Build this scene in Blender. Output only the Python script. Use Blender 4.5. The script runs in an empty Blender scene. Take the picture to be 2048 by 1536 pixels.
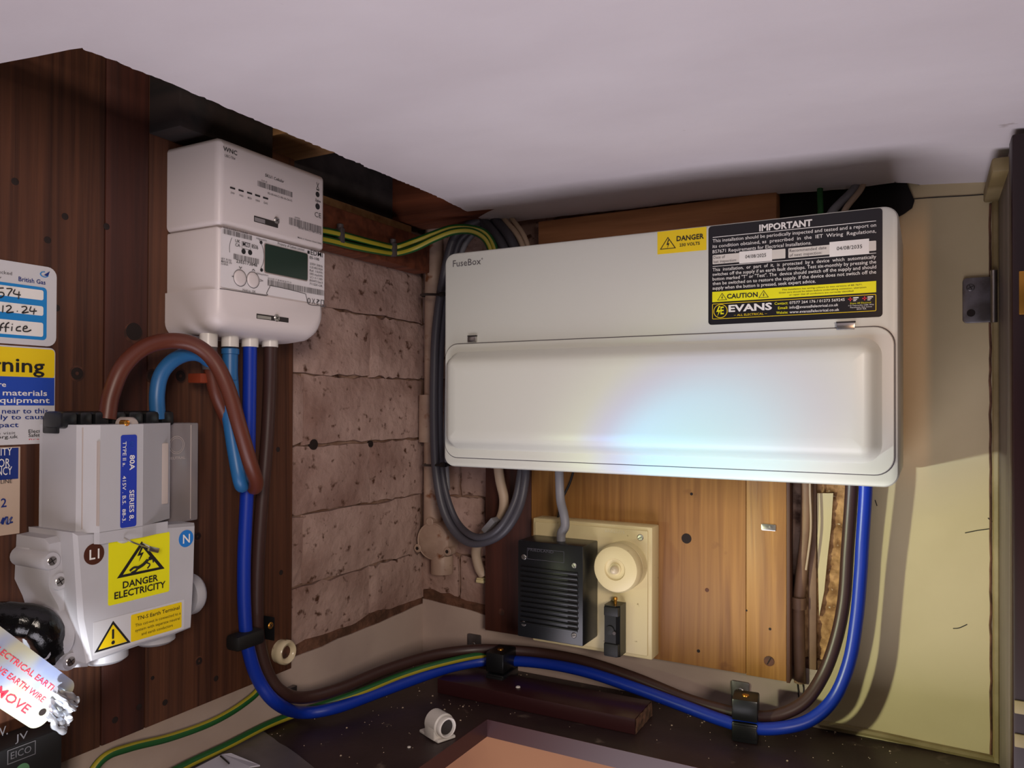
import bpy, bmesh, math, random
from mathutils import Vector, Matrix, noise
random.seed(7)
SC = bpy.context.scene
COL = SC.collection

# ------------------------------------------------------------------ camera
# World: the corner of the cupboard is the origin, +X runs along the back wall,
# -Y runs along the left wall towards the viewer, Z=0 is the height of the lens.
IW, IH, FOC = 2048.0, 1536.0, 1530.0
YAW, PITCH, ROLL = math.radians(28.5), math.radians(0.5), math.radians(0.2)
PPY = 811.6 - math.tan(PITCH) * FOC
CAM = Vector((.614, -.871, 0.0))
FWD = Vector((-math.sin(YAW)*math.cos(PITCH), math.cos(YAW)*math.cos(PITCH), math.sin(PITCH)))
_r = Vector((math.cos(YAW), math.sin(YAW), 0)); _u = _r.cross(FWD)
RGT = math.cos(ROLL)*_r + math.sin(ROLL)*_u
UPV = -math.sin(ROLL)*_r + math.cos(ROLL)*_u
cd = bpy.data.cameras.new('camera'); cam = bpy.data.objects.new('camera', cd); COL.objects.link(cam)
cam.matrix_world = Matrix(((RGT.x, UPV.x, -FWD.x, CAM.x), (RGT.y, UPV.y, -FWD.y, CAM.y), (RGT.z, UPV.z, -FWD.z, CAM.z), (0, 0, 0, 1)))
cd.sensor_width = 36; cd.lens = 36*FOC/IW; cd.shift_y = (PPY-IH/2)/IW
cd.clip_start = .01; cd.clip_end = 50
SC.camera = cam

# ------------------------------------------------------------------ world, lights, exposure
SC.view_settings.view_transform = 'Standard'; SC.view_settings.look = 'None'
SC.view_settings.gamma = 1; SC.view_settings.use_curve_mapping = False
SC.view_settings.exposure = 0.12
wd = bpy.data.worlds.new('world'); SC.world = wd; wd.use_nodes = True
bg = wd.node_tree.nodes['Background']; bg.inputs[0].default_value = (1, .84, .80, 1); bg.inputs[1].default_value = .07

def aim(o, target):
    d = Vector(target)-o.location
    o.rotation_euler = d.to_track_quat('-Z', 'Y').to_euler()
def area(name, loc, target, size, power, col, sy=None):
    l = bpy.data.lights.new(name, 'AREA'); l.energy = power; l.color = col; l.size = size
    if sy: l.shape = 'RECTANGLE'; l.size_y = sy
    o = bpy.data.objects.new(name, l); COL.objects.link(o); o.location = loc; aim(o, target); return o
area('hall_light', (1.75, -2.0, .37), (.2, -.15, -.02), .45, 21, (1, .86, .75))
area('floor_bounce', (.38, -.74, -.80), (.42, -.24, .25), .75, 7.6, (.95, .90, 1))

def spot(name, loc, target, power, col, ang, blend, rad):
    l = bpy.data.lights.new(name, 'SPOT'); l.energy = power; l.color = col; l.spot_size = math.radians(ang); l.spot_blend = blend; l.shadow_soft_size = rad
    o = bpy.data.objects.new(name, l); COL.objects.link(o); o.location = loc; aim(o, target); return o
# light thrown across the cupboard by the foil tag: a broad straw coloured sheen and a prismatic glint
TAGL = Vector((.10, -.545, -.20))
def prism_spot(name, target, power, half, stops, rad):
    o = spot(name, TAGL, target, power, (1, 1, 1), 2*half, 1, rad); o.data.use_nodes = True
    nt = o.data.node_tree; em = nt.nodes['Emission']
    tc = nt.nodes.new('ShaderNodeTexCoord'); sx = nt.nodes.new('ShaderNodeSeparateXYZ'); rp = nt.nodes.new('ShaderNodeValToRGB')
    ab = nt.nodes.new('ShaderNodeMath'); ab.operation = 'ABSOLUTE'; ac = nt.nodes.new('ShaderNodeMath'); ac.operation = 'ARCCOSINE'
    mr = nt.nodes.new('ShaderNodeMapRange'); mr.inputs[1].default_value = 0; mr.inputs[2].default_value = math.radians(half)
    nt.links.new(tc.outputs['Normal'], sx.inputs[0]); nt.links.new(sx.outputs[2], ab.inputs[0]); nt.links.new(ab.outputs[0], ac.inputs[0])
    nt.links.new(ac.outputs[0], mr.inputs[0]); nt.links.new(mr.outputs[0], rp.inputs[0]); nt.links.new(rp.outputs[0], em.inputs[0])
    e = rp.color_ramp.elements; e[0].position = 0; e[0].color = stops[0][1]; e[1].position = 1; e[1].color = stops[-1][1]
    for p, c in stops[1:-1]: q = e.new(p); q.color = c
    return o
prism_spot('tag_sheen', (.63, -.02, -.19), 13.5, 34, [(0, (.92, .98, .64, 1)), (.33, (.88, .92, .6, 1)), (.42, (.36, .39, .25, 1)), (.55, (.09, .10, .06, 1)), (1, (0, 0, 0, 1))], .012)
prism_spot('tag_glint', (.425, -.18, -.042), 9.5, 20, [(0, (.0, .68, 1.0, 1)), (.26, (.0, .52, 1.0, 1)), (.42, (.03, .11, .45, 1)), (.58, (.12, .17, .09, 1)), (1, (0, 0, 0, 1))], .006)
# unseen warm hall lamp, its cone narrowed to tint only the right wall
spot('hall_lamp', (.98, -1.62, .10), (.645, .0, .06), 15, (1, .52, .25), 11, .6, .02)
# hand torch held low on the left, shining on the foil tag
spot('hand_torch', (.40, -.86, -.33), (.10, -.60, -.215), 20, (.9, .95, 1), 15, .9, .01)

# ------------------------------------------------------------------ pixel rays to real surfaces
def ray(px, py): return FWD + RGT*((px-IW/2)/FOC) + UPV*((PPY-py)/FOC)
def PX(px, py, x): d = ray(px, py); return CAM + d*((x-CAM.x)/d.x)      # on a plane parallel to the left wall
def PY(px, py, n): d = ray(px, py); return CAM + d*((-n-CAM.y)/d.y)     # on a plane n in front of the back wall
def PZ(px, py, z): d = ray(px, py); return CAM + d*((z-CAM.z)/d.z)      # on a level plane

# ------------------------------------------------------------------ materials
def lin(h):
    h = h.lstrip('#'); v = [int(h[i:i+2], 16)/255 for i in (0, 2, 4)]
    return tuple(c/12.92 if c <= .04045 else ((c+.055)/1.055)**2.4 for c in v)+(1,)
MATS = {}
def mat(name, col, rough=.5, metal=0, col2=None, scale=(30, 30, 30), lo=.4, hi=.6, bump=0, bscale=None, spots=None, sscale=60, slo=.68, shi=.74, rand=False, coat=0, detail=6, dist=0, alpha=1, trans=0, spec=.5):
    m = bpy.data.materials.new(name); m.use_nodes = True; MATS[name] = m
    t = m.node_tree; N = t.nodes; K = t.links; b = N['Principled BSDF']
    b.inputs['Base Color'].default_value = lin(col); b.inputs['Roughness'].default_value = rough; b.inputs['Metallic'].default_value = metal
    b.inputs['Coat Weight'].default_value = coat; b.inputs['Specular IOR Level'].default_value = spec
    b.inputs['Transmission Weight'].default_value = trans
    if not (col2 or bump or spots): return m
    tc = N.new('ShaderNodeTexCoord'); src = tc.outputs['Object']
    if rand:
        oi = N.new('ShaderNodeObjectInfo'); ad = N.new('ShaderNodeVectorMath'); ad.operation = 'ADD'
        sc_ = N.new('ShaderNodeMath'); sc_.operation = 'MULTIPLY'; sc_.inputs[1].default_value = 7.3
        K.new(oi.outputs['Random'], sc_.inputs[0]); K.new(src, ad.inputs[0]); K.new(sc_.outputs[0], ad.inputs[1]); src = ad.outputs[0]
    mp = N.new('ShaderNodeMapping'); mp.inputs['Scale'].default_value = scale; K.new(src, mp.inputs[0])
    nz = N.new('ShaderNodeTexNoise'); nz.inputs['Scale'].default_value = 1; nz.inputs['Detail'].default_value = detail; nz.inputs['Distortion'].default_value = dist
    K.new(mp.outputs[0], nz.inputs['Vector']); out = None
    if col2:
        cr = N.new('ShaderNodeValToRGB'); cr.color_ramp.elements[0].position = lo; cr.color_ramp.elements[0].color = lin(col)
        cr.color_ramp.elements[1].position = hi; cr.color_ramp.elements[1].color = lin(col2)
        K.new(nz.outputs[0], cr.inputs[0]); out = cr.outputs[0]
    if spots:
        s = N.new('ShaderNodeTexNoise'); s.inputs['Scale'].default_value = sscale; s.inputs['Detail'].default_value = 5; K.new(src, s.inputs['Vector'])
        r = N.new('ShaderNodeMapRange'); r.inputs[1].default_value = slo; r.inputs[2].default_value = shi; K.new(s.outputs[0], r.inputs[0])
        mx = N.new('ShaderNodeMix'); mx.data_type = 'RGBA'; mx.inputs[7].default_value = lin(spots)
        if out: K.new(out, mx.inputs[6])
        else: mx.inputs[6].default_value = lin(col)
        K.new(r.outputs[0], mx.inputs[0]); out = mx.outputs[2]
    if out: K.new(out, b.inputs['Base Color'])
    if bump:
        bp = N.new('ShaderNodeBump'); bp.inputs['Strength'].default_value = bump; bp.inputs['Distance'].default_value = .002
        if bscale:
            n2 = N.new('ShaderNodeTexNoise'); n2.inputs['Scale'].default_value = bscale; n2.inputs['Detail'].default_value = 6
            K.new(src, n2.inputs['Vector']); K.new(n2.outputs[0], bp.inputs['Height'])
        else: K.new(nz.outputs[0], bp.inputs['Height'])
        K.new(bp.outputs[0], b.inputs['Normal'])
    return m
mat('brick_paint', '#b2968b', .75, col2='#85665b', scale=(11, 11, 11), lo=.36, hi=.70, bump=1.7, bscale=65, spots='#4e2f1e', sscale=95, slo=.60, shi=.71, rand=True)
mat('mortar', '#7a5a48', .9, col2='#9c8070', scale=(30, 30, 30), bump=1, bscale=90, spots='#3c2418', sscale=40, slo=.55, shi=.68)
mat('band_paint', '#b8a498', .6, col2='#a8948a', scale=(7, 7, 7), bump=.15, bscale=60, spots='#6a4a3a', sscale=90, slo=.74, shi=.78)
mat('bare_render', '#6c4836', .95, col2='#4c3020', scale=(60, 60, 60), bump=1, bscale=160)
mat('cream_plaster', '#c8b792', .6, col2='#bcab86', scale=(5, 5, 5), bump=.12, bscale=45)
mat('warm_lit_paint', '#946848', .7, col2='#865c40', scale=(4, 4, 4), bump=.1, bscale=60)  # warm light below the shelf is put into this tan colour
mat('flake_core', '#b98e60', .9, col2='#7e5834', scale=(70, 70, 70), lo=.38, hi=.62, bump=1.0, bscale=130, spots='#cdbfa6', sscale=70, slo=.66, shi=.7)
mat('ceiling_paint', '#dcd5d8', .8, col2='#d0c8cb', scale=(5, 9, 5), lo=.3, hi=.7, bump=.35, bscale=38, spots='#8c7c76', sscale=26, slo=.72, shi=.8)
mat('broken_plaster', '#8a7460', .95, col2='#5a4636', scale=(80, 80, 80), bump=1, bscale=140)
mat('wood_brown', '#5c3622', .62, col2='#3b1f13', scale=(150, 3.2, 150), lo=.36, hi=.68, bump=.25, rand=True, dist=.8)
mat('wood_red', '#4a2419', .6, col2='#321710', scale=(90, 3, 90), lo=.35, hi=.7, bump=.2, rand=True, dist=.6)
mat('wood_amber', '#a3743a', .5, col2='#7c5024', scale=(110, 3.5, 110), lo=.3, hi=.72, bump=.25, rand=True, dist=.9, spots='#5a3018', sscale=22, slo=.66, shi=.78)
mat('timber_red', '#7a4026', .7, col2='#542814', scale=(4, 90, 90), lo=.35, hi=.7, bump=.3, dist=.5)
mat('timber_pale', '#a67c50', .8, col2='#7c5632', scale=(6, 80, 80), lo=.3, hi=.7, bump=.5)
mat('timber_orange', '#b07a50', .8, col2='#855636', scale=(6, 80, 80), lo=.3, hi=.7, bump=.4)
mat('timber_dark', '#1f120e', .8, col2='#120a08', scale=(6, 60, 60), bump=.4)
mat('dark_brick', '#3c3434', .9, col2='#262020', scale=(20, 20, 20), bump=.6, bscale=70)
mat('knot', '#1c0d08', .8); mat('knot_ring', '#341a10', .7, col2='#5a3222', scale=(80, 80, 80), bump=.5)
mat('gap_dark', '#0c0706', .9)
mat('shelf_laminate', '#2c1d1e', .45, col2='#3d2c2a', scale=(12, 12, 12), lo=.42, hi=.75, spots='#75655a', sscale=55, slo=.66, shi=.86, bump=.1, bscale=150)
mat('shelf_edge', '#35181a', .35)
mat('chip_edge', '#6e4c38', .95, col2='#46301f', scale=(120, 120, 120), bump=1)
mat('white_plastic', '#d8d2cc', .32, spec=.4)
mat('meter_plastic', '#d3c9c8', .38, spec=.4); mat('meter_panel', '#d9d4d6', .4)
mat('unit_white', '#d2d3c9', .36, spec=.4)
mat('grey_plastic', '#bcbabf', .42, col2='#b4b2b6', scale=(9, 9, 9)); mat('grey_plastic_warm', '#b9aca6', .42)
mat('clear_plastic', '#9b9293', .22, trans=.35)
mat('cream_bakelite', '#d5c596', .4, spots='#8a7448', sscale=120, slo=.7, shi=.76)
mat('cream_porcelain', '#cfbf9f', .25, spots='#7a6040', sscale=90, slo=.62, shi=.7)
mat('black_plastic', '#131416', .32); mat('black_matt', '#141314', .55); mat('black_gloss', '#0c0c0d', .18, bump=.5, bscale=120)
mat('grey_cable', '#45434a', .45); mat('grey_cable_pale', '#7c7b80', .45); mat('beige_cable', '#b09a84', .5)
mat('cable_blue', '#0a2f9c', .38); mat('cable_blue_light', '#27639a', .4); mat('cable_blue_dull', '#2c5580', .42)
mat('cable_brown', '#5c2c1e', .42); mat('cable_dark_brown', '#3a2420', .42)
mat('earth_green', '#1c5526', .45); mat('earth_yellow', '#a89a2c', .45)
mat('orange_clip', '#7c3018', .5); mat('grey_clip', '#4c4444', .5)
mat('steel', '#b8b4b0', .3, 1); mat('zinc', '#807c80', .42, .85, col2='#66605f', scale=(50, 50, 50)); mat('brass', '#c08a3c', .35, .9)
mat('slot_dark', '#2a2422', .8)
mat('foil', '#e4e8f0', .28, .6); mat('foil_tag', '#b9c8f2', .3, .45, col2='#eeeccb', scale=(45, 22, 40), lo=.38, hi=.62, detail=1)
def film(name, lo, hi, scale):
    m = MATS[name]; t = m.node_tree; b = t.nodes['Principled BSDF']; tc = t.nodes.new('ShaderNodeTexCoord'); nz = t.nodes.new('ShaderNodeTexNoise'); nz.inputs['Scale'].default_value = scale; nz.inputs['Detail'].default_value = 1
    mr = t.nodes.new('ShaderNodeMapRange'); mr.inputs[1].default_value = .3; mr.inputs[2].default_value = .7; mr.inputs[3].default_value = lo; mr.inputs[4].default_value = hi
    t.links.new(tc.outputs['Object'], nz.inputs['Vector']); t.links.new(nz.outputs[0], mr.inputs[0]); t.links.new(mr.outputs[0], b.inputs['Thin Film Thickness']); b.inputs['Thin Film IOR'].default_value = 1.45
film('foil_tag', 250, 700, 40); film('foil', 250, 600, 60)
mat('red_print', '#e2364a', .5); mat('ink', '#1a181a', .5); mat('ink_grey', '#5a5658', .5)
mat('white_print', '#e6e2de', .5); mat('paper', '#d2ccc4', .6)
mat('yellow_vinyl', '#e8c714', .4); mat('yellow_bright', '#e6df16', .4); mat('black_vinyl', '#17151a', .35)
mat('white_vinyl', '#c9c7ca', .42); mat('cream_vinyl', '#c2ab98', .5); mat('blue_vinyl', '#2246a8', .4); mat('sky_vinyl', '#1a7fc4', .4); mat('navy_vinyl', '#102c78', .4)
mat('blue_label', '#1f37a6', .38); mat('brown_disc', '#4a2418', .4); mat('blue_disc', '#1c74c4', .4); mat('red_dot', '#d02838', .5)
mat('lcd', '#26372f', .2); mat('lcd_frame', '#8f7f7a', .4); mat('green_disc', '#4c7450', .5)
mat('conduit_paint', '#b39a88', .55, col2='#9c8272', scale=(20, 20, 20), bump=.4, bscale=70, spots='#7a4a2c', sscale=45, slo=.64, shi=.72)
mat('brown_pipe', '#7e5f48', .6, col2='#6a4c38', scale=(20, 20, 20), bump=.3, bscale=60)
mat('frame_wood', '#6f625c', .5, col2='#554a46', scale=(80, 80, 2.5), bump=.15); mat('frame_cream', '#8d7c58', .6, col2='#75643f', scale=(20, 20, 20), bump=.3, bscale=40)
mat('door_red', '#2e1214', .4, col2='#220c0e', scale=(60, 60, 3))
mat('grey_sheet', '#6a6264', .35, col2='#5c5456', scale=(20, 20, 20), bump=.3, bscale=20); mat('white_paper', '#c9c6d2', .6)
mat('debris', '#b09c88', .9)

# ------------------------------------------------------------------ mesh building
FONT_CACHE = {}
def text_geo(s, bold):
    k = (s, bold)
    if k not in FONT_CACHE:
        c = bpy.data.curves.new('t', 'FONT'); c.body = s; c.size = 1; c.resolution_u = 2; c.fill_mode = 'FRONT'; c.offset = bold
        o = bpy.data.objects.new('t', c); me = bpy.data.meshes.new_from_object(o)
        vs = [(v.co.x, v.co.y) for v in me.vertices]; fs = [tuple(p.vertices) for p in me.polygons]
        bpy.data.meshes.remove(me); bpy.data.objects.remove(o); bpy.data.curves.remove(c)
        FONT_CACHE[k] = (vs, fs)
    return FONT_CACHE[k]
def rrect(x0, x1, y0, y1, r, seg=5):
    r = max(1e-5, min(r, (x1-x0)/2-1e-6, (y1-y0)/2-1e-6)); out = []
    for cx, cy, a0 in ((x1-r, y1-r, 0), (x0+r, y1-r, 90), (x0+r, y0+r, 180), (x1-r, y0+r, 270)):
        for i in range(seg+1):
            a = math.radians(a0+90*i/seg); out.append((cx+r*math.cos(a), cy+r*math.sin(a)))
    return out
def catmull(P, k=8):
    P = [Vector(p) for p in P]; Q = [2*P[0]-P[1]]+P+[2*P[-1]-P[-2]]; out = []
    for i in range(1, len(Q)-2):
        a, b, c, d = Q[i-1:i+3]
        for j in range(k):
            t = j/k
            out.append(.5*((2*b)+(c-a)*t+(2*a-5*b+4*c-d)*t*t+(3*b-a-3*c+d)*t**3))
    out.append(P[-1]); return out
class MB:
    def __init__(s): s.v = []; s.f = []; s.m = []
    def face(s, idx, m=0): s.f.append(tuple(idx)); s.m.append(m)
    def box(s, x0, x1, y0, y1, z0, z1, bev=0, m=0, seg=2):
        x0, x1 = min(x0, x1), max(x0, x1); y0, y1 = min(y0, y1), max(y0, y1); z0, z1 = min(z0, z1), max(z0, z1)
        bm = bmesh.new(); bmesh.ops.create_cube(bm, size=1)
        for v in bm.verts: v.co = Vector((x0+(v.co.x+.5)*(x1-x0), y0+(v.co.y+.5)*(y1-y0), z0+(v.co.z+.5)*(z1-z0)))
        if bev: bmesh.ops.bevel(bm, geom=bm.edges[:], offset=min(bev, .45*min(x1-x0, y1-y0, z1-z0)), segments=seg, profile=.5, affect='EDGES')
        s.addbm(bm, m); return s
    def addbm(s, bm, m=0):
        k = len(s.v); bm.verts.index_update()
        s.v += [tuple(v.co) for v in bm.verts]
        for f in bm.faces: s.face([k+v.index for v in f.verts], m)
        bm.free()
    def loft(s, rings, cap0=True, cap1=True, closed=True, m=0):
        k = len(s.v); n = len(rings[0])
        for r in rings: s.v += [tuple(p) for p in r]
        for i in range(len(rings)-1):
            for j in range(n if closed else n-1):
                a = k+i*n+j; b = k+i*n+(j+1) % n; s.face((a, b, b+n, a+n), m)
        if cap0: s.face([k+j for j in range(n)][::-1], m)
        if cap1: s.face([k+(len(rings)-1)*n+j for j in range(n)], m)
        return s
    def plate(s, x0, x1, y0, y1, r, prof, m=0, seg=5):
        x0, x1 = min(x0, x1), max(x0, x1); y0, y1 = min(y0, y1), max(y0, y1)
        return s.loft([[(x, y, z) for x, y in rrect(x0+i, x1-i, y0+i, y1-i, max(r-i, .0002), seg)] for i, z in prof], m=m)
    def slab(s, x0, x1, y0, y1, r, z0, z1, b=.0, m=0, seg=5):
        return s.plate(x0, x1, y0, y1, r, [(0, z0), (0, z1)] if not b else [(0, z0), (0, z1-b), (b*.3, z1-b*.3), (b, z1)], m, seg)
    def prism(s, poly, z0, z1, m=0, bev=0):
        if bev:
            cx = sum(p[0] for p in poly)/len(poly); cy = sum(p[1] for p in poly)/len(poly)
            def ins(p):
                d = Vector((cx-p[0], cy-p[1])); d = d.normalized()*bev; return (p[0]+d.x, p[1]+d.y)
            q = [ins(p) for p in poly]
            return s.loft([[(x, y, z0) for x, y in poly], [(x, y, z1-bev) for x, y in poly], [(x, y, z1) for x, y in q]], m=m)
        return s.loft([[(x, y, z0) for x, y in poly], [(x, y, z1) for x, y in poly]], m=m)
    def prism_v(s, poly, y0, y1, m=0):      # poly in (x, z), extruded along y
        return s.loft([[(x, y0, z) for x, z in poly], [(x, y1, z) for x, z in poly]], m=m)
    def lathe(s, c, prof, axis=2, seg=24, m=0, a0=0):
        c = Vector(c); rings = []
        for r, h in prof:
            ring = []
            for i in range(seg):
                a = a0+2*math.pi*i/seg; u, w = r*math.cos(a), r*math.sin(a)
                ring.append(c+Vector(((u, w, h), (h, u, w), (w, h, u))[{2: 0, 0: 1, 1: 2}[axis]]))
            rings.append(ring)
        return s.loft(rings, m=m)
    def tube(s, P, r, seg=10, k=8, m=0, stripe=None, taper=None, flat=None, smooth=True):
        Q = catmull(P, k) if smooth else [Vector(p) for p in P]
        rings = []; nrm = None
        for i, p in enumerate(Q):
            t = (Q[min(i+1, len(Q)-1)]-Q[max(i-1, 0)]).normalized()
            if nrm is None:
                nrm = t.orthogonal().normalized()
            nrm = (nrm-t*nrm.dot(t)).normalized(); bn = t.cross(nrm)
            rr = r if taper is None else r*taper(i/(len(Q)-1))
            tw = 0
            rings.append([p+rr*(math.cos(2*math.pi*j/seg+tw)*nrm*(flat or 1)+math.sin(2*math.pi*j/seg+tw)*bn) for j in range(seg)])
        n0 = len(s.f); s.loft(rings, m=m)
        if stripe:
            for i in range(n0, len(s.f)-2):
                j = (i-n0) % seg
                if j in stripe: s.m[i] = 1
        return s
    def text(s, t, x0, y, z, x1=None, cap=None, rot=0, bold=0, m=0, align='l', x=None):
        vs, fs = text_geo(t, bold)
        if not vs: return s
        ax = min(v[0] for v in vs); bx = max(v[0] for v in vs)
        CAPH = .70
        sy = cap/CAPH; sxx = (x1-x0)/(bx-ax) if x1 is not None else sy
        if align == 'c' and x1 is None: x0 = x0-(bx-ax)*sxx/2
        k = len(s.v); c, q = math.cos(rot), math.sin(rot)
        for vx, vy in vs:
            u, w = (vx-ax)*sxx, vy*sy
            s.v.append((x0+c*u-q*w, y+q*u+c*w, z))
        for f in fs: s.face([k+i for i in f], m)
        return s
    def build(s, name, mats, parent=None, smooth=35, label=None, recalc=True, xf=None):
        me = bpy.data.meshes.new(name)
        vs = s.v if xf is None else [tuple(xf @ Vector(v)) for v in s.v]
        me.from_pydata(vs, [], s.f)
        for mm in (mats if isinstance(mats, (list, tuple)) else [mats]): me.materials.append(MATS[mm])
        me.polygons.foreach_set('material_index', s.m)
        if recalc:
            bm = bmesh.new(); bm.from_mesh(me); bmesh.ops.recalc_face_normals(bm, faces=bm.faces); bm.to_mesh(me); bm.free()
        if smooth:
            me.polygons.foreach_set('use_smooth', [True]*len(me.polygons)); me.set_sharp_from_angle(angle=math.radians(smooth))
        me.update()
        o = bpy.data.objects.new(name, me); COL.objects.link(o)
        if parent: o.parent = parent
        if label: o['label'] = label
        return o
def tag(o, label, cat, group=None):
    o['label'] = label; o['category'] = cat
    if group: o['group'] = group
    return o
FR = {'L': Matrix(((0, 0, 1), (1, 0, 0), (0, 1, 0))), 'B': Matrix(((1, 0, 0), (0, 0, -1), (0, 1, 0)))}
class Thing:
    """A thing on the left ('L') or back ('B') wall; local x runs right along the wall, y up, z out of it."""
    def __init__(s, name, label, cat, wall, org, group=None, structure=False):
        s.wall = wall; s.o = Vector(org)           # org = (along, up, out)
        s.e = bpy.data.objects.new(name, None); COL.objects.link(s.e); s.e.empty_display_size = .01
        s.e.matrix_world = Matrix.Translation(FR[wall] @ s.o) @ FR[wall].to_4x4()
        if structure: s.e['kind'] = 'structure'; s.e['label'] = label
        else: tag(s.e, label, cat, group)
    def P(s, px, py, n):
        w = PX(px, py, n) if s.wall == 'L' else PY(px, py, n)
        return ((w.y, w.z, w.x) if s.wall == 'L' else (w.x, w.z, -w.y))
    def p(s, px, py, n):
        q = s.P(px, py, n); return (q[0]-s.o[0], q[1]-s.o[1], q[2]-s.o[2])
    def add(s, name, mb, mats, parent=None, **k): return mb.build(name, mats, parent or s.e, **k)
def org(wall, px, py, n):
    w = PX(px, py, n) if wall == 'L' else PY(px, py, n)
    return (w.y, w.z, n) if wall == 'L' else (w.x, w.z, n)
def screw(mb, x, y, z, r, h=.0012, m=0):
    mb.lathe((x, y, z), [(r, 0), (r, h*.5), (r*.8, h), (r*.1, h*1.05)], 2, 14, m)
    return mb
def cross_slot(mb, x, y, z, r, ang=.5, single=False, m=0):
    for a in ((ang,) if single else (ang, ang+math.pi/2)):
        c, q = math.cos(a)*r*.75, math.sin(a)*r*.75; w = r*.13
        k = len(mb.v); mb.v += [(x-c-q/r*w, y-q+c/r*w, z), (x+c-q/r*w, y+q+c/r*w, z), (x+c+q/r*w, y+q-c/r*w, z), (x-c+q/r*w, y-q-c/r*w, z)]
        mb.face((k, k+1, k+2, k+3), m)
    return mb
def add_screw(T, x, y, z, r, parent=None, single=False, matn='steel', ang=.5, name='screw'):
    o = T.add(name, screw(MB(), x, y, z, r), matn, parent)
    if parent is None: T.add('slot', cross_slot(MB(), x, y, z+.0014, r, ang, single), 'slot_dark', o, smooth=0)
    return o
def structure(o, label=None):
    o['kind'] = 'structure'
    if label: o['label'] = label
    return o
def rag(n, amp, seed):
    return [amp*(noise.noise(Vector((i*.37, seed, 0)))+.6*noise.noise(Vector((i*1.3, seed+9, 0)))) for i in range(n)]

# ================================================================== THE SETTING
ZS = -.337                      # shelf top
COURSES = [-.275, -.2, -.122, -.045, .035, .112, .187, .262]
def brick_mesh(w, h, seed):
    mb = MB(); nx, ny = 16, 6; rows = []
    for j in range(ny+1):
        row = []
        for i in range(nx+1):
            ex = i in (0, nx); ey = j in (0, ny)
            x = -w/2+w*i/nx; y = -h/2+h*j/ny
            d = noise.noise(Vector((x*40+seed*3.1, y*40, seed)))
            if ex: x += (.0030*noise.noise(Vector((y*150, seed, 3)))-.0002)*(1 if i == 0 else -1)
            if ey: y += (.0042*noise.noise(Vector((x*130, seed, 7)))+.0022*noise.noise(Vector((x*300, seed, 2)))-.0006)*(1 if j == 0 else -1)
            row.append((x, y, .0058+.0016*d+.0008*noise.noise(Vector((x*140, y*140, seed)))-(.0016 if ex or ey else 0)))
        rows.append(row)
    k = 0
    for r in rows: mb.v += r
    for j in range(ny):
        for i in range(nx):
            a = j*(nx+1)+i; mb.face((a, a+1, a+nx+2, a+nx+1))
    ring = [j for j in range(nx+1)]+[(nx+1)*(j+1)+nx for j in range(ny)]+[(nx+1)*ny+i for i in range(nx-1, -1, -1)]+[(nx+1)*j for j in range(ny-1, 0, -1)]
    b0 = len(mb.v); mb.v += [(mb.v[i][0]*1.01, mb.v[i][1]*1.01, 0) for i in ring]
    n = len(ring)
    for i in range(n): mb.face((ring[i], b0+i, b0+(i+1) % n, ring[(i+1) % n]))
    return mb
def wall(name, label, wallid, a0, a1, b0, b1):
    T = Thing(name, label, None, wallid, (0, 0, 0), structure=True)
    mb = MB(); mb.box(a0, a1, b0, b1, -.06, 0); T.add('mortar_bed', mb, 'mortar')
    return T
WL = wall('wall_left', 'painted brick wall on the left of the cupboard', 'L', -1.0, .06, -.9, .5)
WB = wall('wall_back', 'painted brick and plaster wall at the back of the cupboard', 'B', 0, .9, -.9, .5)
sd = 0
for ci in range(len(COURSES)-1):
    z0, z1 = COURSES[ci]+.002, COURSES[ci+1]-.002; h = z1-z0
    off = (-.118, -.008)[ci % 2]
    edges = [-.56, off-.225*1, off, 0] if ci % 2 == 0 else [-.45, off-.225, off]
    xs = sorted(set([0.0, off, off-.225, max(-.56, off-.45)]))
    for x0, x1 in zip(xs[:-1], xs[1:]):
        if x1-x0 < .012: continue
        sd += 1
        o = WL.add('brick', brick_mesh(x1-x0-.003, h, sd), 'brick_paint', smooth=60); o.location = ((x0+x1)/2, (z0+z1)/2, 0)
    for x0, x1 in (((.0, .102), (.105, .20)) if ci % 2 else ((.0, .06), (.063, .20))):
        sd += 1
        o = WB.add('brick', brick_mesh(x1-x0-.002, h, sd), 'brick_paint', smooth=60); o.location = ((x0+x1)/2+.003, (z0+z1)/2+.001, 0)
# smooth skirting plaster with its ragged top and the bare render showing above it
def band(T, a0, a1, top, seed, n=.0085, bottom=-.9, matn='band_paint', amp=.003, render=True, cnt=40):
    up = rag(cnt, amp, seed)
    poly = [(a0, bottom), (a1, bottom)]+[(a1+(a0-a1)*i/(cnt-1), top(a1+(a0-a1)*i/(cnt-1))+up[i]) for i in range(cnt)]
    T.add('skirting_plaster', MB().prism(poly, 0, n), matn, smooth=0)
    if render:
        lo = rag(cnt, .004, seed+3); hi = rag(cnt, .006, seed+5)
        mb = MB()
        k = 0
        for i in range(cnt):
            a = a0+(a1-a0)*i/(cnt-1); mb.v += [(a, top(a)-.006+lo[i], n*.75), (a, top(a)+.011+hi[i], n*.82)]
        for i in range(cnt-1): mb.face((2*i, 2*i+2, 2*i+3, 2*i+1))
        for i in range(cnt):
            a = a0+(a1-a0)*i/(cnt-1); mb.v += [(a, top(a)-.006, 0), (a, top(a)+.014+hi[i], 0)]
        b = 2*cnt
        for i in range(cnt-1): mb.face((2*i+1, 2*i+3, b+2*i+3, b+2*i+1))
        T.add('bare_render', mb, 'bare_render', smooth=0)
band(WL, -1.0, 0, lambda a: -.272+.02*min(0, a+.1), 1.3)
band(WB, .008, .55, lambda a: -.262-.10*min(.15, a), 2.7, amp=.002)
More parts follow.
